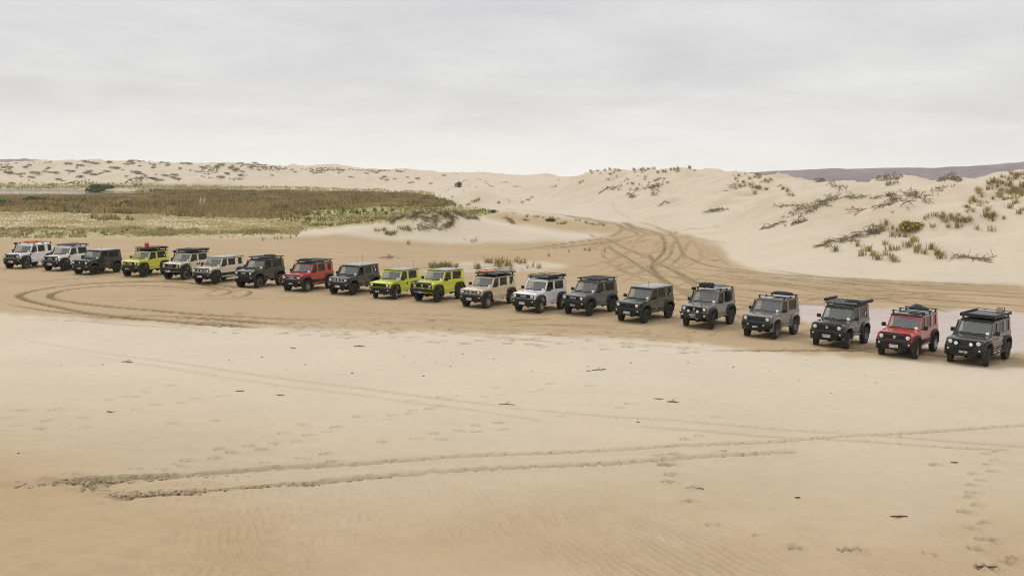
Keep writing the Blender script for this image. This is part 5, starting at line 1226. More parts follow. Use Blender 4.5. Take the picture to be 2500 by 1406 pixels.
def blades_np(P, n, h, hw, lean, seed, taper=True):
    """n blades at every point of P: tall triangles, each leaning its own way. Returns vertices, triangles, tone."""
    r = np.random.default_rng(seed); m = len(P) * n
    B = np.repeat(P, n, 0) + np.concatenate([r.normal(0, 1, (m, 2)) * h.repeat(n)[:, None] * .22, np.zeros((m, 1))], 1)
    a = r.uniform(0, 2 * np.pi, m); H = h.repeat(n) * r.uniform(.6, 1.15, m); W = hw.repeat(n) * r.uniform(.7, 1.3, m)
    d = np.stack([np.cos(a), np.sin(a), 0 * a], 1) * W[:, None]
    la = r.uniform(0, 2 * np.pi, m); ln = r.uniform(0, lean, m) * H
    tip = B + np.stack([np.cos(la) * ln, np.sin(la) * ln, H], 1)
    B[:, 2] -= .05
    Vv = np.stack([B - d, B + d, tip], 1).reshape(-1, 3)
    return Vv, np.arange(m * 3).reshape(-1, 3)
def stuff_mesh(name, parts, mat, label, kind='stuff'):
    Vv = np.concatenate([p[0] for p in parts]); off = 0; F = []
    for p in parts: F.append(p[1] + off); off += len(p[0])
    F = np.concatenate(F); tone = np.concatenate([p[2] for p in parts])
    me = bpy.data.meshes.new(name); me.vertices.add(len(Vv)); me.vertices.foreach_set('co', Vv.astype(np.float32).ravel())
    me.loops.add(F.size); me.loops.foreach_set('vertex_index', F.astype(np.int32).ravel()); me.polygons.add(len(F)); me.polygons.foreach_set('loop_start', (np.arange(len(F)) * 3).astype(np.int32))
    at = me.color_attributes.new('tone', 'FLOAT_COLOR', 'POINT'); c = np.ones((len(Vv), 4), np.float32); c[:, 0] = np.clip(tone, 0, 1); at.data.foreach_set('color', c.ravel())
    me.update(); me.validate(); me.materials.append(mat); o = bpy.data.objects.new(name, me); COL.objects.link(o); o['kind'] = kind; o['label'] = label
    return o
def scatter(mask, n, r0, r1, thr=.35, seed=1, pw=1.0):
    r = np.random.default_rng(seed); az = r.uniform(math.radians(-30.5), math.radians(30.5), n * 6); rad = np.sqrt(r.uniform(r0 ** 2, r1 ** 2, n * 6))
    x = rad * np.sin(az); y = rad * np.cos(az); z = base_z(x, y); px, row, dp = project(x, y, z)
    ok = (px > -20) & (px < 2520) & (sample(mask, px, row) > r.uniform(thr, thr + .4, len(px)))
    k = np.nonzero(ok)[0][:n]
    return np.stack([x[k], y[k], z[k]], 1)
def with_tone(vf, per, tone): return (vf[0], vf[1], tone.repeat(per))
def clumpy(P, s, seed): return np.clip(.5 + .85 * fbm(P[:, 0] / s, P[:, 1] / (s * 1.6), seed, 4), 0, 1)
# the marsh: reeds that read as one brown mass
P = scatter(BROWN, 26000, 150, 470, .30, 21); px_, row_, _ = project(P[:, 0], P[:, 1], P[:, 2]); hk = np.where(px_ < 380, np.clip((row_ - 468) / 22, .10, 1), 1.0); ok_ = ~((px_ < 345) & (row_ < 475 - np.clip((px_ - 230) / 9, 0, 13))); P = P[ok_]; hk = hk[ok_]; tn = clumpy(P, 14, 201); mot = np.clip(.5 + 1.0 * fbm(P[:, 0] / 5.5, P[:, 1] / 26, 251, 4), 0, 1); tn = .35 * tn + .65 * mot; h = (.40 + .5 * clumpy(P, 9, 202) + .55 * (1 - mot)) * hk
stuff_mesh('marsh_reeds', [with_tone(blades_np(P, 5, h, .16 + P[:, 1] * .0005, .35, 3), 15, tn * .75 + RNG.uniform(0, .3, len(P)))], M_REED, 'brown reeds covering the marsh in front of the far dunes')
P = scatter(BROWN, 520, 155, 440, .45, 33); px_, row_, _ = project(P[:, 0], P[:, 1], P[:, 2]); P = P[~((px_ < 380) & (row_ < 492))]; tb = RNG.uniform(.05, .45, len(P)); k_ = 14
Q = np.repeat(P, k_, 0); Q[:, :2] += RNG.normal(0, 1, (len(Q), 2)) * RNG.uniform(.5, 2.2, len(P)).repeat(k_)[:, None] * np.array([1.3, .8]); hb = RNG.uniform(.9, 1.9, len(P)).repeat(k_)
stuff_mesh('marsh_shrubs', [with_tone(blades_np(Q, 4, hb, .20 + Q[:, 1] * .0004, .7, 31), 12, tb.repeat(k_) + RNG.uniform(0, .2, len(Q)))], M_REED, 'darker bushy clumps standing in the brown marsh')
P = scatter(GREEN, 9000, 110, 470, .3, 22); px_, row_, _ = project(P[:, 0], P[:, 1], P[:, 2]); P = P[~((px_ < 400) & (row_ > 455) & (row_ < 486))]; h = .12 + .6 * clumpy(P, 7, 203) ** 1.5
P2 = scatter(BROWN, 26000, 150, 470, .3, 29); px_, row_, _ = project(P2[:, 0], P2[:, 1], P2[:, 2]); P2 = P2[(clumpy(P2, 11, 231) > .72) & ~((px_ < 345) & (row_ < 490))]
stuff_mesh('green_sedge', [with_tone(blades_np(P, 4, h, .11 + P[:, 1] * .0004, .4, 4), 12, clumpy(P, 10, 204) * .8 + RNG.uniform(0, .3, len(P))),
    with_tone(blades_np(P2, 4, np.full(len(P2), .8), .2 + P2[:, 1] * .0003, .4, 41), 12, RNG.uniform(.25, .6, len(P2)))], M_GREENR, 'green sedge along the near edge of the marsh')
P = scatter(STRAW, 15000, 96, 210, .25, 23); h = .08 + .30 * clumpy(P, 4, 205) ** 2.2
stuff_mesh('dry_grass', [with_tone(blades_np(P, 4, h, .07 + P[:, 1] * .0003, .8, 5), 12, .66 + clumpy(P, 6, 206) * .26 + RNG.uniform(-.1, .2, len(P)))], M_STRAWV, 'pale dry grass on the flat between vehicles and marsh')
fr_mask = poly_mask([(-60, 558), (300, 560), (620, 562), (760, 556), (720, 572), (500, 578), (-60, 581)], 2, 4)
P = scatter(fr_mask, 5200, 92, 150, .25, 24); P = P[clumpy(P, 3.5, 207) > .42]; h = .22 + .30 * clumpy(P, 2.5, 208)
stuff_mesh('green_grass_fringe', [with_tone(blades_np(P, 6, h, .07 + 0 * h, .8, 6), 18, .1 + clumpy(P, 4, 209) * .45 + RNG.uniform(-.1, .25, len(P)))], M_STRAWV, 'low olive grass fringe at the edge of the damp flat')
print('stuff', time.time() - T0)

# single plants --------------------------------------------------
def tuft_mesh(name, seed, n, h, spread, lean, width):
    r = random.Random(seed); vs, fs, tone = [], [], []
    for k in range(n):
        a = r.uniform(0, 6.283); q = r.uniform(0, spread); bx, by = q * math.cos(a), q * math.sin(a)
        H = h * r.uniform(.55, 1.1); la = a + r.uniform(-.9, .9); ln = H * r.uniform(.1, 1) * lean; wx, wy = math.cos(la + 1.57) * width, math.sin(la + 1.57) * width; tv = r.uniform(0, 1)
        o = len(vs)
        for t, ww in ((0, 1.0), (.45, .9), (.8, .55), (1.0, .08)):
            cx_, cy_ = bx + math.cos(la) * ln * t * t, by + math.sin(la) * ln * t * t; z = H * (t - .18 * lean * t * t) - (.06 if t == 0 else 0)
            vs += [(cx_ - wx * ww, cy_ - wy * ww, z), (cx_ + wx * ww, cy_ + wy * ww, z)]; tone += [tv * (.45 + .55 * t)] * 2
        for i in range(3): fs += [(o + 2 * i, o + 2 * i + 1, o + 2 * i + 3, o + 2 * i + 2)]
    return attr_mesh(name, vs, fs, tone)
def attr_mesh(name, vs, fs, tone):
    me = bpy.data.meshes.new(name); me.from_pydata(vs, [], fs); at = me.color_attributes.new('tone', 'FLOAT_COLOR', 'POINT')
    c = np.ones((len(vs), 4), np.float32); c[:, 0] = tone; at.data.foreach_set('color', c.ravel()); me.update(); return me
def bush_mesh(name, seed, n, rx, ry, rz, leaf):
    r = random.Random(seed); vs, fs, tone = [], [], []
    lobes = [(r.uniform(-.5, .5) * rx, r.uniform(-.5, .5) * ry, r.uniform(.25, .7) * rz, r.uniform(.45, .75)) for _ in range(7)]
    for k in range(n):
        lx, ly, lz, lr = r.choice(lobes); v = Vector((r.gauss(0, 1), r.gauss(0, 1), r.gauss(0, 1))).normalized() * (r.uniform(.55, 1.0))
        c = Vector((lx + v.x * rx * lr, ly + v.y * ry * lr, max(.02, lz + v.z * rz * lr * .7))); nrm = (v + Vector((r.gauss(0, .5), r.gauss(0, .5), r.gauss(0, .5)))).normalized()
        a = nrm.orthogonal().normalized(); b = nrm.cross(a); s = leaf * r.uniform(.6, 1.3); o = len(vs)
        vs += [tuple(c - a * s), tuple(c + b * s * .55), tuple(c + a * s), tuple(c - b * s * .55)]; fs.append((o, o + 1, o + 2, o + 3)); tone += [r.uniform(0, 1)] * 4
    return attr_mesh(name, vs, fs, tone)
TUFTS = [tuft_mesh('dune_grass_tuft', 40 + k, 24 + 7 * (k % 3), .78, .40, .95, .026) for k in range(5)]
STALKS = [tuft_mesh('dune_grass_sprig', 60 + k, 5 + k, .8, .22, .75, .036) for k in range(4)]
SEDGES = [tuft_mesh('sedge_clump', 80 + k, 60, 1.5, .55, .35, .07) for k in range(3)]
SCRUBS = [bush_mesh('scrub_clump', 90 + k, 190, 2.3, 1.9, 1.15, .24) for k in range(5)]
def put(name, me, mat, px, row, label, cat, group, s=1.0, sz=None, sink=0.0):
    p = ground_hit(px, row)
    o = obj(name, me, mat, None, (p[0], p[1], p[2] - sink), (0, 0, rnd.uniform(0, 6.28)), (s, s, sz or s)); tag(o, label, cat, group); return o
def in_poly(poly, n, seed):
    r = random.Random(seed); xs = [p[0] for p in poly]; ys = [p[1] for p in poly]; out = []
    while len(out) < n:
        x, y = r.uniform(min(xs), max(xs)), r.uniform(min(ys), max(ys)); c = False
        for (x1, y1), (x2, y2) in zip(poly, poly[1:] + poly[:1]):
            if (y1 > y) != (y2 > y) and x < (x2 - x1) * (y - y1) / (y2 - y1) + x1: c = not c
        if c: out.append((x, y))
    return out
Z4 = lambda p: z5(1800, 370, 3.571, p); Z3 = C3; Z2 = lambda p: z5(600, 380, 3.906, p); Z1 = lambda p: z5(0, 370, 3.906, p)
def tufts(pts, label, group, kinds=TUFTS, name='dune_grass_tuft', s=(.7, 1.15), mat=M_TUFT, cat='dune grass', sink=0):
    for a, b in pts:
        k = rnd.uniform(*s); put(name, rnd.choice(kinds), mat, a, b, label, cat, group, k, k * rnd.uniform(.85, 1.15), sink)
tufts(in_poly([(1440, 408), (1560, 403), (1690, 411), (1700, 420), (1600, 424), (1500, 428), (1430, 428)], 46, 1), 'olive grass tuft on the crest of the highest pale dune', 'tufts along the highest dune crest', s=(.8, 1.3))
tufts(in_poly([(1480, 425), (1600, 425), (1640, 450), (1560, 470), (1500, 468), (1440, 450)], 26, 2), 'small grass tuft on the slope under the highest dune crest', 'tufts under the highest dune crest', s=(.6, 1.0))
tufts(in_poly([(1775, 430), (1850, 420), (1885, 440), (1880, 465), (1830, 462), (1790, 455)], 34, 3) + Z4([(360, 310), (400, 330), (440, 350), (455, 385), (485, 390), (150, 370), (380, 300)]), 'brownish grass tuft on the second dune hump right of the highest crest', 'tufts on the second dune hump', s=(.7, 1.2))
tufts(in_poly([(2350, 470), (2440, 430), (2500, 424), (2500, 475), (2420, 485), (2340, 500)], 44, 4), 'dark grass tuft high on the steep dune at the right edge', 'tufts high on the right edge dune', s=(.6, 1.1))
tufts(in_poly([(2300, 515), (2420, 480), (2500, 478), (2500, 525), (2430, 540), (2300, 545)], 42, 5) + Z4([(1630, 590), (1660, 570), (1720, 560), (1770, 580), (1860, 590), (1700, 660), (1840, 660), (1930, 660), (2090, 680), (2220, 690)]), 'olive grass tuft on the lower part of the steep right edge dune', 'tufts low on the right edge dune', s=(.55, 1.0))
tufts(Z4([(1280, 690), (1295, 640), (1355, 680), (1400, 700), (1420, 740), (1470, 745), (1370, 750), (1540, 760), (1560, 790), (1250, 680), (1290, 815), (1330, 860), (1375, 860), (1480, 830), (1500, 820), (1530, 790), (1565, 860), (1570, 880), (1630, 890), (1690, 850), (1740, 890), (1760, 910), (1775, 930), (1120, 870), (1150, 870), (1190, 910), (1210, 930), (1220, 945), (1340, 930), (1360, 950), (1380, 965), (1300, 905), (1050, 825), (1090, 910), (855, 870), (790, 835)]),
      'yellow olive grass tuft on the small dune mound behind the rightmost cars', 'tufts on the small right mound', s=(.7, 1.15))
tufts(Z3([(335, 425), (350, 430), (370, 415), (385, 400), (290, 455), (70, 450), (850, 260), (870, 250), (840, 270), (610, 300), (580, 305), (640, 240)]), 'single dark grass tuft low on the pale slope left of the highest crest', 'tufts on the slope left of the highest crest', s=(.8, 1.2))
tufts(Z3([(335, 590), (345, 575), (410, 590), (440, 590), (490, 595), (560, 600), (580, 590), (635, 605), (700, 650), (710, 640), (690, 655), (660, 655), (630, 655), (810, 620), (840, 625), (895, 640), (910, 650), (940, 655), (960, 660), (980, 662), (1010, 665), (1040, 660), (1065, 670), (215, 555)]),
      'short grass tuft on the damp strip behind the low sand mound', 'tufts behind the low sand mound', s=(.5, .9))
tufts(Z2([(660, 665), (680, 665), (700, 668), (720, 665), (740, 668), (760, 668), (810, 675), (830, 665), (880, 665), (910, 660), (930, 655), (960, 652), (990, 650), (1010, 648), (1030, 645), (1060, 645), (1080, 640), (1160, 635), (1190, 630), (1210, 630), (1260, 605), (1000, 620), (1020, 600), (1090, 610)]),
      'upright yellow green grass tuft on the left shoulder of the low sand mound', 'tufts left of the low sand mound', s=(.75, 1.15))
tufts(Z2([(1340, 750), (1360, 745), (1380, 755), (1400, 750), (1420, 745), (1475, 700), (1520, 710), (1540, 700), (1570, 715), (1320, 715), (1240, 720), (1270, 720)]), 'brown grass tuft at the front foot of the low sand mound', 'tufts in front of the low sand mound', s=(.6, 1.0))
tufts(z5(1110, 630, 6.098, [(310, 150), (330, 160), (350, 150), (370, 160), (500, 70), (520, 80), (600, 110), (640, 90), (660, 120), (720, 80), (770, 120), (790, 100), (830, 160), (850, 130), (900, 60), (930, 70), (960, 90), (1000, 80), (1050, 80), (1085, 150), (1165, 130), (1270, 140), (1245, 155), (700, 60), (560, 80)]),
      'thin yellow grass tuft on the sandy hump behind the cream car', 'tufts on the hump behind the cream car', s=(.6, 1.0), kinds=STALKS + TUFTS[:2])
tufts(z5(790, 610, 6.944, [(1810, 300), (1840, 290), (1870, 300), (1900, 295), (1940, 300), (1960, 290), (1990, 300), (2020, 300), (2060, 295), (2090, 300), (2120, 298), (2150, 300), (2220, 300), (2250, 295)]),
      'straw yellow grass tuft on the flat behind the two lime cars', 'tufts behind the lime cars', s=(.65, .95), mat=M_STRAWV)
tufts(Z2([(165, 812), (275, 795), (300, 795), (340, 795), (480, 770), (430, 790), (1545, 845), (1555, 845), (2085, 805), (2150, 820), (2175, 825), (2195, 815), (430, 715)]) + Z3([(885, 905), (895, 900), (930, 910), (985, 900), (545, 965), (1075, 915), (735, 920)]),
      'lone sprig of dead grass standing on the damp flat', 'lone sprigs on the damp flat', kinds=STALKS, name='grass_sprig', s=(.5, .85))
tufts(Z2([(930, 535), (1060, 560), (1130, 540), (1230, 535), (1300, 540), (1340, 565), (1400, 540), (1010, 540), (880, 510), (780, 475), (440, 590), (290, 510), (330, 570), (380, 580)]),
      'dark green sedge clump on the grassy flat at the end of the marsh', 'sedge clumps at the marsh end', kinds=SEDGES, name='sedge_clump', s=(.45, .85), mat=M_GREENR, cat='sedge')
tufts(Z2([(2110, 475), (2130, 470), (2165, 445), (2185, 440), (2205, 435), (2225, 425), (1970, 400), (1800, 395), (1850, 390), (2410, 455)]), 'upright grass tuft at the right tip of the green marsh', 'tufts at the marsh tip', s=(.9, 1.4))
tufts(Z1([(880, 640), (920, 645), (950, 660), (990, 650), (1010, 660), (1040, 650), (1070, 650), (1100, 655), (1140, 655), (1220, 655), (1260, 660), (900, 620), (1060, 620)]), 'golden grass clump at the front edge of the marsh on the left', 'golden clumps before the marsh', kinds=SEDGES, s=(.45, .7), mat=M_STRAWV, name='golden_grass_clump')
# shrubs
def bush(name, px, row, rx, ry, rz, mat, label, n=420, leaf=.22, cat='bush', seed=0, group=None):
    p = ground_hit(px, row); o = obj(name, bush_mesh(name, seed, n, rx, ry, rz, leaf), mat, None, (p[0], p[1], p[2] - .05)); return tag(o, label, cat, group)
bush('green_bush', 92, 499, 2.9, 2.2, 1.7, M_GBUSH, 'bright green rounded bush alone in the brown marsh at left', 900, .26, seed=1)
bush('green_bush', 8, 503, 1.8, 1.8, 1.5, M_GBUSH, 'green bush cut by the left edge, in the brown marsh', 500, .26, seed=2)
bush('green_bush', 250, 462, 7.0, 3, 2.2, M_GBUSH, 'long green thicket on the far shore of the pond', 900, .5, seed=3)
bush('green_bush', 235, 470, 4.2, 2.5, 2.0, M_OBUSH, 'round bush standing in the pond in front of the long thicket', 500, .45, seed=4)
bush('dark_bush', 1120, 457, 1.9, 1.7, 2.9, M_OBUSH, 'dark upright bush on the left flank of the small far mound', 620, .34, seed=5)
bush('dark_bush', 1421, 424, 1.8, 1.5, 2.2, M_OBUSH, 'rounded bush at the left end of the highest dune crest, against the sky', 620, .32, seed=6)
bush('dark_bush', 310, 503, 1.6, 1.4, 1.4, M_OBUSH, 'small dark bush in the middle of the brown marsh', 320, .26, seed=7)
bush('yellow_bush', *Z4([(1490, 690)])[0], 0.8, .75, 1.1, M_YBUSH, 'bright yellow green bush on top of the small right mound', 420, .14, seed=8)
bush('yellow_bush', *Z4([(1575, 670)])[0], .9, .6, .7, M_YBUSH, 'low yellow green bush just right of the taller one on the small mound', 260, .13, seed=9)
bush('dark_bush', *Z3([(550, 630)])[0], 1.5, .9, .75, M_GBUSH, 'low green cushion bush behind the low sand mound', 300, .16, seed=10)
bush('dark_bush', *Z2([(2370, 548)])[0], 1.0, .9, .8, M_OBUSH, 'low olive bush where the track bends behind the mound', 200, .18, seed=16)
for i, (a, b) in enumerate(Z1([(1905, 570), (1940, 570)])):
    p = ground_hit(a, b); t = tag(obj('plume_grass', MB().tube([(0, 0, 0), (.05, 0, 1.3), (.12 + .1 * i, 0, 1.7)], [.02, .02, .02], 5).mesh('plume_grass'), M_TUFT, None, p), ('pale plume on a tall stem, left of a pair in the marsh', 'pale plume on a tall stem, right of a pair in the marsh')[i], 'plume grass', 'pair of pale plumes')
    obj('plume', MB().tube([(.08, 0, 1.3), (.12, 0, 1.7), (.2, 0, 2.3), (.3, 0, 2.9)], [.03, .17, .2, .03], 7).mesh('plume'), M_PLUME, t)
# scrub on the far left ridge
SC = Z1([(40, 150), (90, 148), (280, 128), (250, 150), (110, 205), (60, 200), (180, 215), (230, 205), (340, 205), (470, 150), (440, 165), (470, 195), (520, 200), (430, 190), (640, 178), (670, 182), (700, 185), (850, 192), (830, 205), (880, 215), (1000, 180), (1030, 190), (970, 205), (1090, 155), (1120, 155), (1220, 100), (1250, 90), (1260, 110), (1210, 118), (1300, 82), (1335, 135), (1330, 90), (1460, 150), (1465, 125), (1550, 103), (1590, 106), (1600, 130), (1720, 155), (1740, 115), (1770, 108), (1800, 120), (1920, 140), (1950, 155), (1980, 135), (2070, 128), (2060, 150), (2110, 126), (2220, 130), (2260, 112), (2300, 108), (2210, 155), (2240, 180), (2260, 165), (2310, 190), (2180, 215), (2170, 205), (2110, 245), (2290, 225), (2400, 130), (2430, 110), (2460, 120), (2390, 150), (2470, 170), (760, 130), (820, 95), (880, 100), (920, 108), (1040, 100), (650, 115), (600, 275), (750, 240), (560, 265), (480, 320), (200, 235), (300, 245), (120, 300),
    (1290, 195), (1320, 205), (1350, 210), (1380, 225), (1410, 240), (1440, 255), (1470, 260), (1500, 270), (1530, 272), (1560, 225), (1600, 230), (1640, 218), (1670, 220), (1480, 215), (1330, 250), (1340, 270), (1400, 260), (1690, 260), (1170, 170), (930, 215), (1650, 245), (1210, 230)])
SC += Z2([(60, 105), (90, 90), (110, 105), (150, 110), (190, 105), (130, 135), (330, 110), (300, 120), (360, 125), (380, 110), (470, 150), (440, 130), (620, 118), (700, 120), (680, 165), (770, 140), (900, 130), (920, 150), (890, 160), (990, 200), (1020, 200), (1060, 130), (1130, 160), (1150, 165), (1300, 130), (1290, 215), (1320, 200), (1360, 215), (1340, 230), (1420, 220), (1540, 200), (1640, 215), (1560, 255), (1590, 250), (1760, 265), (1250, 110), (1530, 125), (1820, 155), (1890, 152), (2010, 165), (2260, 165), (2370, 165), (250, 185), (1450, 150), (1480, 150), (820, 120), (540, 120), (580, 128)])
for i, (a, b) in enumerate(SC):
    q = i in (10, 25, 40)
    s_ = rnd.uniform(.45, 1.05) if i > 90 else rnd.uniform(.7, 1.5)
    put('scrub_clump', SCRUBS[i % 5], M_SCRUB, a, b + 2, 'grey brown scrub clump on the long far dune ridge', 'scrub', 'scrub dotted over the far dune ridge', s_, s_ * rnd.uniform(.7, 1.05), .1)
# pale reeds standing along the pond and the back of the marsh
P = scatter(poly_mask([(-40, 448), (220, 446), (440, 452), (700, 455), (900, 463), (1060, 470), (1060, 482), (900, 474), (700, 463), (440, 460), (200, 462), (-40, 461)], 2, 3), 2600, 330, 560, .3, 26)
stuff_mesh('shore_grass', [with_tone(blades_np(P, 5, .5 + .7 * clumpy(P, 6, 211), .22 + 0 * P[:, 0], .5, 8), 15, .25 + .6 * RNG.uniform(0, 1, len(P)))], M_STRAWV, 'patchy yellow grass along the far side of the marsh')

far_m = poly_mask([(-40, 400), (150, 398), (330, 392), (640, 402), (850, 412), (1000, 418), (980, 436), (800, 425), (640, 425), (560, 450), (420, 455), (250, 458), (-40, 440)], 2, 4)
P = scatter(far_m, 9000, 470, 720, .3, 27); P = P[clumpy(P, 16, 221) + .3 * clumpy(P, 5, 222) > .80]
stuff_mesh('low_dune_scrub', [with_tone(blades_np(P, 6, .35 + .5 * RNG.uniform(0, 1, len(P)), .32 + 0 * P[:, 0], 1.2, 81), 18, RNG.uniform(0, 1, len(P)))], M_SCRUB, 'low sparse scrub speckling the far dune ridge')
# dead brushwood: long runners lying over the dune faces
def brush(name, pts, label, n=26, spread=1.0, thick=.045, seed=0, mat=None, lift=.25, dens=.6, twig=1.0, cat='brushwood'):
    n = max(8, int(n * (1.15 if 33 <= seed <= 42 else .66))); thick *= .70 if 33 <= seed <= 42 else .85; twig *= .48 if 33 <= seed <= 42 else .8
    r = random.Random(seed); W3 = [Vector(ground_hit(a, b)) for a, b in pts]; c = W3[0].copy(); b = MB()
    def on(x, y, h): return (x - c.x, y - c.y, float(base_z(np.array([x]), np.array([y]))[0]) + h - c.z)
    L = [0]
    for i in range(len(W3) - 1): L.append(L[-1] + (W3[i + 1] - W3[i]).length)
    def at(s):
        s = max(0, min(L[-1], s))
        for i in range(len(W3) - 1):
            if s <= L[i + 1]: k = (s - L[i]) / (L[i + 1] - L[i] + 1e-6); return W3[i].lerp(W3[i + 1], k), (W3[i + 1] - W3[i]).normalized()
        return W3[-1], (W3[-1] - W3[-2]).normalized()
    for k in range(n):
        s0 = r.uniform(0, L[-1]); ln = r.uniform(.8, 2.6) * twig; p, d = at(s0); side = Vector((-d.y, d.x, 0)); off = r.gauss(0, .42) * spread; ang = r.gauss(0, .55)
        pl = []; x, y = p.x + side.x * off, p.y + side.y * off; dx, dy = d.x * math.cos(ang) - d.y * math.sin(ang), d.x * math.sin(ang) + d.y * math.cos(ang); hh = r.uniform(.02, lift)
        for i in range(5):
            u = i / 4; pl.append(on(x + dx * ln * (u - .5), y + dy * ln * (u - .5), hh * math.sin(math.pi * min(1, u + .12)) + r.uniform(-.03, .05))); dx += r.gauss(0, .16); dy += r.gauss(0, .16)
        b.tube(pl, [thick * r.uniform(.6, 1.2) * q for q in (.5, 1, .9, .7, .3)], 4, False)
        if r.random() < dens:      # dead leaves and side twigs caught on the runner
            for j in range(3):
                q0 = Vector(pl[r.randint(1, 3)]); q1 = q0 + Vector((r.gauss(0, .28), r.gauss(0, .28), abs(r.gauss(0, .25)))); b.tube([q0, (q0 + q1) / 2 + Vector((0, 0, .04)), q1], [thick * .7, thick * .5, thick * .2], 4, False)
    o = obj(name, b.mesh(name, smooth=False), mat or M_ROOT, None, c); return tag(o, label, cat, 'dead brushwood on the dunes')
brush('dead_brushwood', Z4([(380, 590), (520, 530), (640, 480), (740, 470), (850, 390), (910, 362)]), 'longest dark streak of dead brushwood climbing the dune behind the right end of the row', 105, 1.6, .05, 1, lift=.5)
brush('dead_brushwood', Z4([(465, 650), (530, 590), (600, 540), (680, 500), (760, 470)]), 'dark brushwood streak running just under the longest one', 50, .9, .05, 2, lift=.4)
brush('dead_brushwood', Z4([(500, 640), (560, 620), (620, 610)]), 'short brushwood spur at the low end of the longest streaks', 26, .7, .05, 3)
brush('dead_brushwood', Z4([(300, 490), (400, 480), (490, 475), (560, 492)]), 'thin flat brushwood line left of the longest streak', 26, .5, .045, 4)
brush('dead_brushwood', Z4([(180, 685), (260, 672), (330, 645), (400, 628)]), 'thin low brushwood line nearest the tyre tracks on the right dune', 24, .5, .045, 5)
brush('dead_brushwood', Z4([(1350, 545), (1450, 500), (1530, 465), (1600, 425), (1680, 355), (1760, 330), (1840, 312)]), 'long green brown brushwood streak on the steep dune at the right', 110, 1.8, .05, 6, lift=.6)
brush('dead_brushwood', Z4([(1310, 378), (1345, 400), (1375, 425), (1380, 450)]), 'short thick brushwood strip on the rise left of the steep right dune', 60, .9, .055, 7, lift=.5)
brush('dead_brushwood', Z4([(1385, 430), (1440, 450), (1490, 462)]), 'bare straight branch running right from the short thick strip', 14, .25, .045, 8)
brush('dead_brushwood', Z4([(1175, 410), (1230, 432), (1280, 440), (1330, 470), (1270, 470)]), 'brushwood patch below and left of the short thick strip', 56, 1.0, .05, 9)
brush('dead_brushwood', Z4([(1195, 492), (1240, 500), (1280, 510)]), 'small dark branch on bare sand in the middle of the right dune', 14, .35, .045, 10)
brush('dead_brushwood', Z4([(930, 490), (1000, 500), (1050, 520), (1085, 530)]), 'thin brushwood right of the longest streak', 34, .9, .045, 11)
brush('dead_brushwood', Z4([(720, 825), (800, 800), (900, 785), (960, 770), (1040, 740), (1110, 730)]), 'low brushwood runner on the left flank of the small right mound', 70, .6, .04, 12)
brush('dead_brushwood', Z4([(1150, 700), (1200, 705), (1240, 700)]), 'dark brushwood knot at the top of the small right mound', 40, .7, .045, 13, lift=.5)
brush('dead_brushwood', Z4([(1870, 910), (1960, 930), (2040, 938), (2250, 935)]), 'thin dead branches on flat sand right of the small mound', 26, .5, .04, 14)
brush('dead_brushwood', Z4([(940, 400), (1040, 395), (1110, 400)]), 'faint brushwood line level with the top of the longest streak', 26, .7, .045, 15)
brush('dead_brushwood', Z4([(1500, 410), (1540, 370), (1580, 350)]), 'scrubby brushwood patch left of the long streak on the steep dune', 40, 1.0, .045, 16, lift=.5)
brush('dead_brushwood', Z4([(800, 290), (850, 300), (880, 330)]), 'dark brushwood clump under the far hill line on the right', 50, 1.2, .06, 17, lift=.7)
brush('dead_brushwood', Z4([(690, 262), (760, 262)]), 'brushwood on the low skyline in front of the far hill', 30, 1.0, .06, 18, lift=.6)
brush('dead_brushwood', Z4([(1210, 245), (1290, 236), (1400, 248)]), 'dark scrubby brushwood on the far hump before the purple hill', 60, 1.5, .08, 19, lift=.8)
brush('dead_brushwood', Z4([(1750, 262), (1800, 250), (1950, 262)]), 'brushwood on the skyline left of the steep right dune', 40, 1.2, .07, 20, lift=.7)
brush('dead_brushwood', Z4([(1300, 290), (1345, 285), (1370, 300)]), 'little brushwood cluster below the purple hill', 26, 1.0, .055, 21, lift=.6)
brush('dead_brushwood', Z3([(1390, 340), (1450, 312), (1530, 290), (1600, 300)]), 'dark brushwood ridge in the middle of the highest dune', 80, 1.6, .07, 22, lift=.7)
brush('dead_brushwood', Z3([(1540, 300), (1550, 340), (1575, 380)]), 'dark brushwood arm hanging down from the ridge on the highest dune', 56, .9, .065, 23, lift=.5)
brush('dead_brushwood', Z3([(1315, 365), (1335, 385), (1355, 405)]), 'small brushwood clump below left of the ridge on the highest dune', 36, .9, .06, 24, lift=.5)
brush('dead_brushwood', Z3([(1025, 358), (1090, 325), (1150, 308), (1250, 292)]), 'pale brushwood fan on the left part of the highest dune', 90, 1.5, .045, 25)
brush('dead_brushwood', Z3([(1560, 250), (1600, 235)]), 'tuft of brushwood above the ridge on the highest dune', 26, .9, .06, 26, lift=.7)
brush('dead_brushwood', Z3([(2035, 540), (2100, 530), (2170, 522), (2230, 520)]), 'lone flat driftwood branch on pale sand below the second hump', 40, .4, .05, 27, lift=.35)
brush('dead_brushwood', Z3([(1615, 480), (1640, 455), (1700, 450)]), 'thin curved brushwood on the open slope below the ridge', 24, .4, .045, 28)
brush('dead_brushwood', Z3([(160, 460), (200, 430), (260, 415), (300, 450)]), 'grey brushwood arc on the gentle slope left of the highest dune', 50, 1.2, .04, 29)
brush('dead_brushwood', Z3([(55, 270), (110, 255), (150, 262), (185, 270)]), 'far brushwood pair on the hollow between the dunes', 40, 1.5, .08, 30, lift=.6)
brush('dead_brushwood', Z3([(170, 300), (230, 295), (290, 305)]), 'far thin brushwood line in the hollow between the dunes', 26, 1.2, .07, 31, lift=.4)
brush('dead_brushwood', Z3([(2270, 290), (2380, 300), (2460, 310), (2500, 320)]), 'brushwood at the foot of the second dune hump', 60, 1.8, .05, 32, lift=.6)
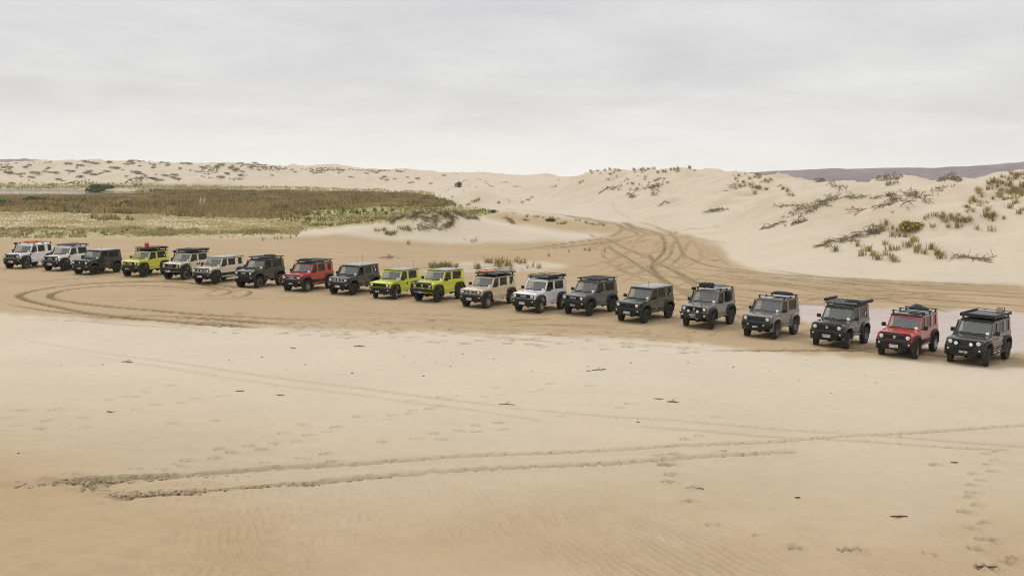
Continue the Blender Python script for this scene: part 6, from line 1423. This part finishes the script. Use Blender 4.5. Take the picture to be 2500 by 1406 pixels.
brush('dead_brushwood', Z3([(130, 598), (160, 610), (185, 635), (215, 655)]), 'dark root tangle on the right shoulder of the low sand mound', 60, .5, .05, 33, lift=.3)
brush('dead_brushwood', Z3([(310, 608), (345, 630)]), 'short root on the far right tail of the low sand mound', 14, .4, .05, 34)
brush('dead_brushwood', Z2([(1380, 645), (1420, 610), (1500, 590), (1560, 575)]), 'roots along the left brow of the low sand mound', 34, .7, .05, 35)
brush('dead_brushwood', Z2([(1560, 610), (1620, 570), (1700, 548), (1780, 545), (1850, 560)]), 'dense dark roots along the top of the low sand mound', 55, .9, .055, 36, lift=.35)
brush('dead_brushwood', Z2([(1880, 548), (1910, 570), (1950, 600), (1990, 625)]), 'thick grey roots running down the right brow of the low sand mound', 50, .7, .06, 37, lift=.3)
brush('dead_brushwood', Z2([(1990, 545), (2040, 570), (2080, 578)]), 'root knot right of the thick grey roots on the low mound', 40, .6, .05, 38)
brush('dead_brushwood', Z2([(1690, 620), (1760, 600), (1830, 625), (1790, 640)]), 'root tangle in the centre of the low sand mound', 36, .9, .05, 39, lift=.3)
brush('dead_brushwood', Z2([(1640, 680), (1700, 690), (1770, 685), (1880, 690), (1950, 670)]), 'low roots along the front face of the low sand mound', 36, .8, .04, 40)
brush('dead_brushwood', Z2([(1910, 680), (1940, 660), (1960, 665)]), 'small root clump low on the right face of the low sand mound', 30, .6, .05, 41)
brush('dead_brushwood', Z2([(2100, 590), (2160, 600), (2210, 605)]), 'scattered thin roots on the right tail of the low sand mound', 26, .6, .04, 42)
brush('dead_brushwood', Z2([(2000, 290), (2060, 260), (2120, 232), (2180, 225)]), 'brushwood along the left brow of the small far mound', 70, 1.6, .08, 43, lift=.6)
brush('dead_brushwood', Z2([(2200, 228), (2260, 250), (2310, 280), (2350, 305)]), 'dark brushwood along the right brow of the small far mound', 70, 1.1, .09, 44, lift=.6)
brush('dead_brushwood', Z2([(2060, 355), (2080, 320), (2130, 285), (2190, 300), (2200, 320)]), 'brushwood tangle on the face of the small far mound', 70, 1.8, .06, 45, lift=.5)
brush('dead_brushwood', Z2([(1890, 355), (1930, 330), (1990, 305)]), 'thin brushwood on the left foot of the small far mound', 36, 1.4, .06, 46, lift=.5)
brush('dead_brushwood', z5(790, 610, 6.944, [(1020, 160), (1060, 155), (1100, 150), (1125, 130)]), 'bare forked stick lying on the flat behind the first mid row lime car', 8, .1, .03, 47, lift=.3)
# driftwood bits on the dry sand in front
def stick(px, row, L_, label, thick=.03, seed=0, ang=None):
    r = random.Random(seed); p = ground_hit(px, row); b = MB(); a = r.uniform(-.35, .35) if ang is None else ang; n = 5
    pl = [(math.cos(a) * L_ * (i / n - .5), math.sin(a) * L_ * (i / n - .5) + r.gauss(0, .04 * L_), thick * .6 + abs(r.gauss(0, .012))) for i in range(n + 1)]
    b.tube(pl, [thick * q for q in (.5, .9, 1, 1.1, .8, .4)], 6)
    if L_ > .4: q = Vector(pl[2]); b.tube([q, q + Vector((.06, .10, .05)), q + Vector((.16, .14, .06))], [thick * .6, thick * .4, thick * .2], 5)
    o = obj('driftwood_stick', b.mesh('driftwood_stick', angle=60), M_WOOD, None, p); return tag(o, label, 'driftwood')
for i, (a, b, l, lab) in enumerate([
    (311, 884, .42, 'short thick dark stick on the dry sand at far left'), (1238, 988, .52, 'dark straight stick in the middle of the dry sand'), (1463, 903, .62, 'thin long stick on dry sand below the mid row cars'),
    (1437, 906, .22, 'short stick just left of the thin long one'), (1608, 974, .34, 'bent stick right of the middle, one of two close together'), (1643, 982, .42, 'straight slanting stick beside the bent one right of the middle'),
    (2195, 1262, .40, 'crooked black stick on rippled sand at lower right'), (586, 955, .30, 'small crooked stick left of the middle beside the faint ruts'), (685, 965, .30, 'thin curved twig left of the middle beneath the faint ruts'),
    (1765, 1102, .20, 'small dark twig right of the rut crossing'), (1710, 1194, .17, 'small twig on smooth sand below the ruts on the right'), (1947, 1215, .16, 'lone tiny twig in the centre of the right foreground'),
    (2330, 1130, .22, 'thin twig left of the footprints at right'), (878, 846, .5, 'forked stick near the damp edge of the dry sand'), (1750, 637, .9, 'dark driftwood lump by the dune foot behind the silver cars'),
    (716, 850, .25, 'small dark chip near the damp edge, left of the forked stick'), (270, 1006, .3, 'dark flattened chip among footprints at left'), (2410, 1385, .4, 'dark half buried stick at the lower right corner')]):
    stick(a, b, l, lab, .019 if l > .35 else .014, 300 + i)
bits = [(45, 1107), (150, 892), (250, 890), (700, 900), (640, 872), (695, 902), (745, 890), (775, 947), (860, 911), (1034, 918), (985, 873), (1100, 893), (1065, 885), (1205, 877), (1130, 864), (1558, 1030), (1540, 886), (1505, 1022), (2045, 1052), (697, 1251), (1100, 866), (1040, 863), (1012, 883), (1435, 895), (1300, 906), (1680, 885), (1880, 905), (1970, 880), (2110, 915), (1790, 896), (2030, 960), (2140, 935), (1950, 930), (480, 905), (560, 880)]
for i, (a, b) in enumerate(bits):
    p = ground_hit(a, b); s_ = rnd.uniform(.022, .045)
    o = obj('debris_chip', cached(('chip', i % 3), lambda: lump(1.3, .8, .5, 70 + i % 3, 8, 4).mesh('debris_chip')), M_WOOD, None, p, (0, 0, rnd.uniform(0, 6)), (s_, s_, s_)); tag(o, 'tiny dark wood chip scattered on the dry sand', 'debris', 'dark chips scattered on the dry sand')
# clods of damp sand thrown up where the front track ends
M_CLOD = simple('sand_clod', (.36, .285, .18), .95, noise=.2, scale=20)
P = []
for (a0, b0, a1, b1, wd_, n) in ((40, 1184, 300, 1172, 9, 150), (190, 1200, 460, 1205, 16, 260), (300, 1170, 640, 1160, 8, 90), (460, 1200, 900, 1170, 5, 130), (900, 1168, 1200, 1150, 4, 50)):
    for k in range(n):
        u = rnd.random(); g = ground_hit(a0 + (a1 - a0) * u + rnd.gauss(0, 6), b0 + (b1 - b0) * u + rnd.gauss(0, wd_ * .45)); P.append(g)
vs_, fs_ = [], []
for g in P:
    s_ = abs(rnd.gauss(.012, .016)) + .009; o_ = len(vs_); t0_ = rnd.uniform(0, 6)
    for z_, q_ in ((-.6, 1.0), (.15, 1.05), (.5, .6)):
        for k in range(5): m_ = q_ * rnd.uniform(.75, 1.2); vs_.append((g[0] + s_ * math.cos(t0_ + k * 1.257) * m_, g[1] + s_ * math.sin(t0_ + k * 1.257) * m_, g[2] + s_ * z_ * .8))
    for l_ in range(2): fs_ += [(o_ + l_ * 5 + k, o_ + l_ * 5 + (k + 1) % 5, o_ + l_ * 5 + 5 + (k + 1) % 5, o_ + l_ * 5 + 5 + k) for k in range(5)]
    fs_.append(tuple(o_ + 10 + k for k in range(5)))
me = bpy.data.meshes.new('sand_clods'); me.from_pydata(vs_, [], fs_); me.update(); me.materials.append(M_CLOD); o = bpy.data.objects.new('sand_clods', me); COL.objects.link(o); o['kind'] = 'stuff'; o['label'] = 'crumbled sand clods in the front tyre ruts'

# ------------------------------------------------------------------ air
def haze():
    m = bpy.data.materials.new('haze'); m.use_nodes = True; t = m.node_tree; t.nodes.clear(); v = N('ShaderNodeVolumePrincipled', t); v.inputs['Color'].default_value = (.93, .92, .93, 1); v.inputs['Density'].default_value = HAZE
    oo = N('ShaderNodeOutputMaterial', t); t.links.new(v.outputs[0], oo.inputs['Volume'])
    me = MB().box(-4300, 4300, -4300, 4300, -9, 150).mesh('haze', smooth=False); o = obj('haze', me, m); o['kind'] = 'stuff'; o['label'] = 'thin sea haze over the dunes'
HAZE = 1.3e-4
haze()
print('done', time.time() - T0)
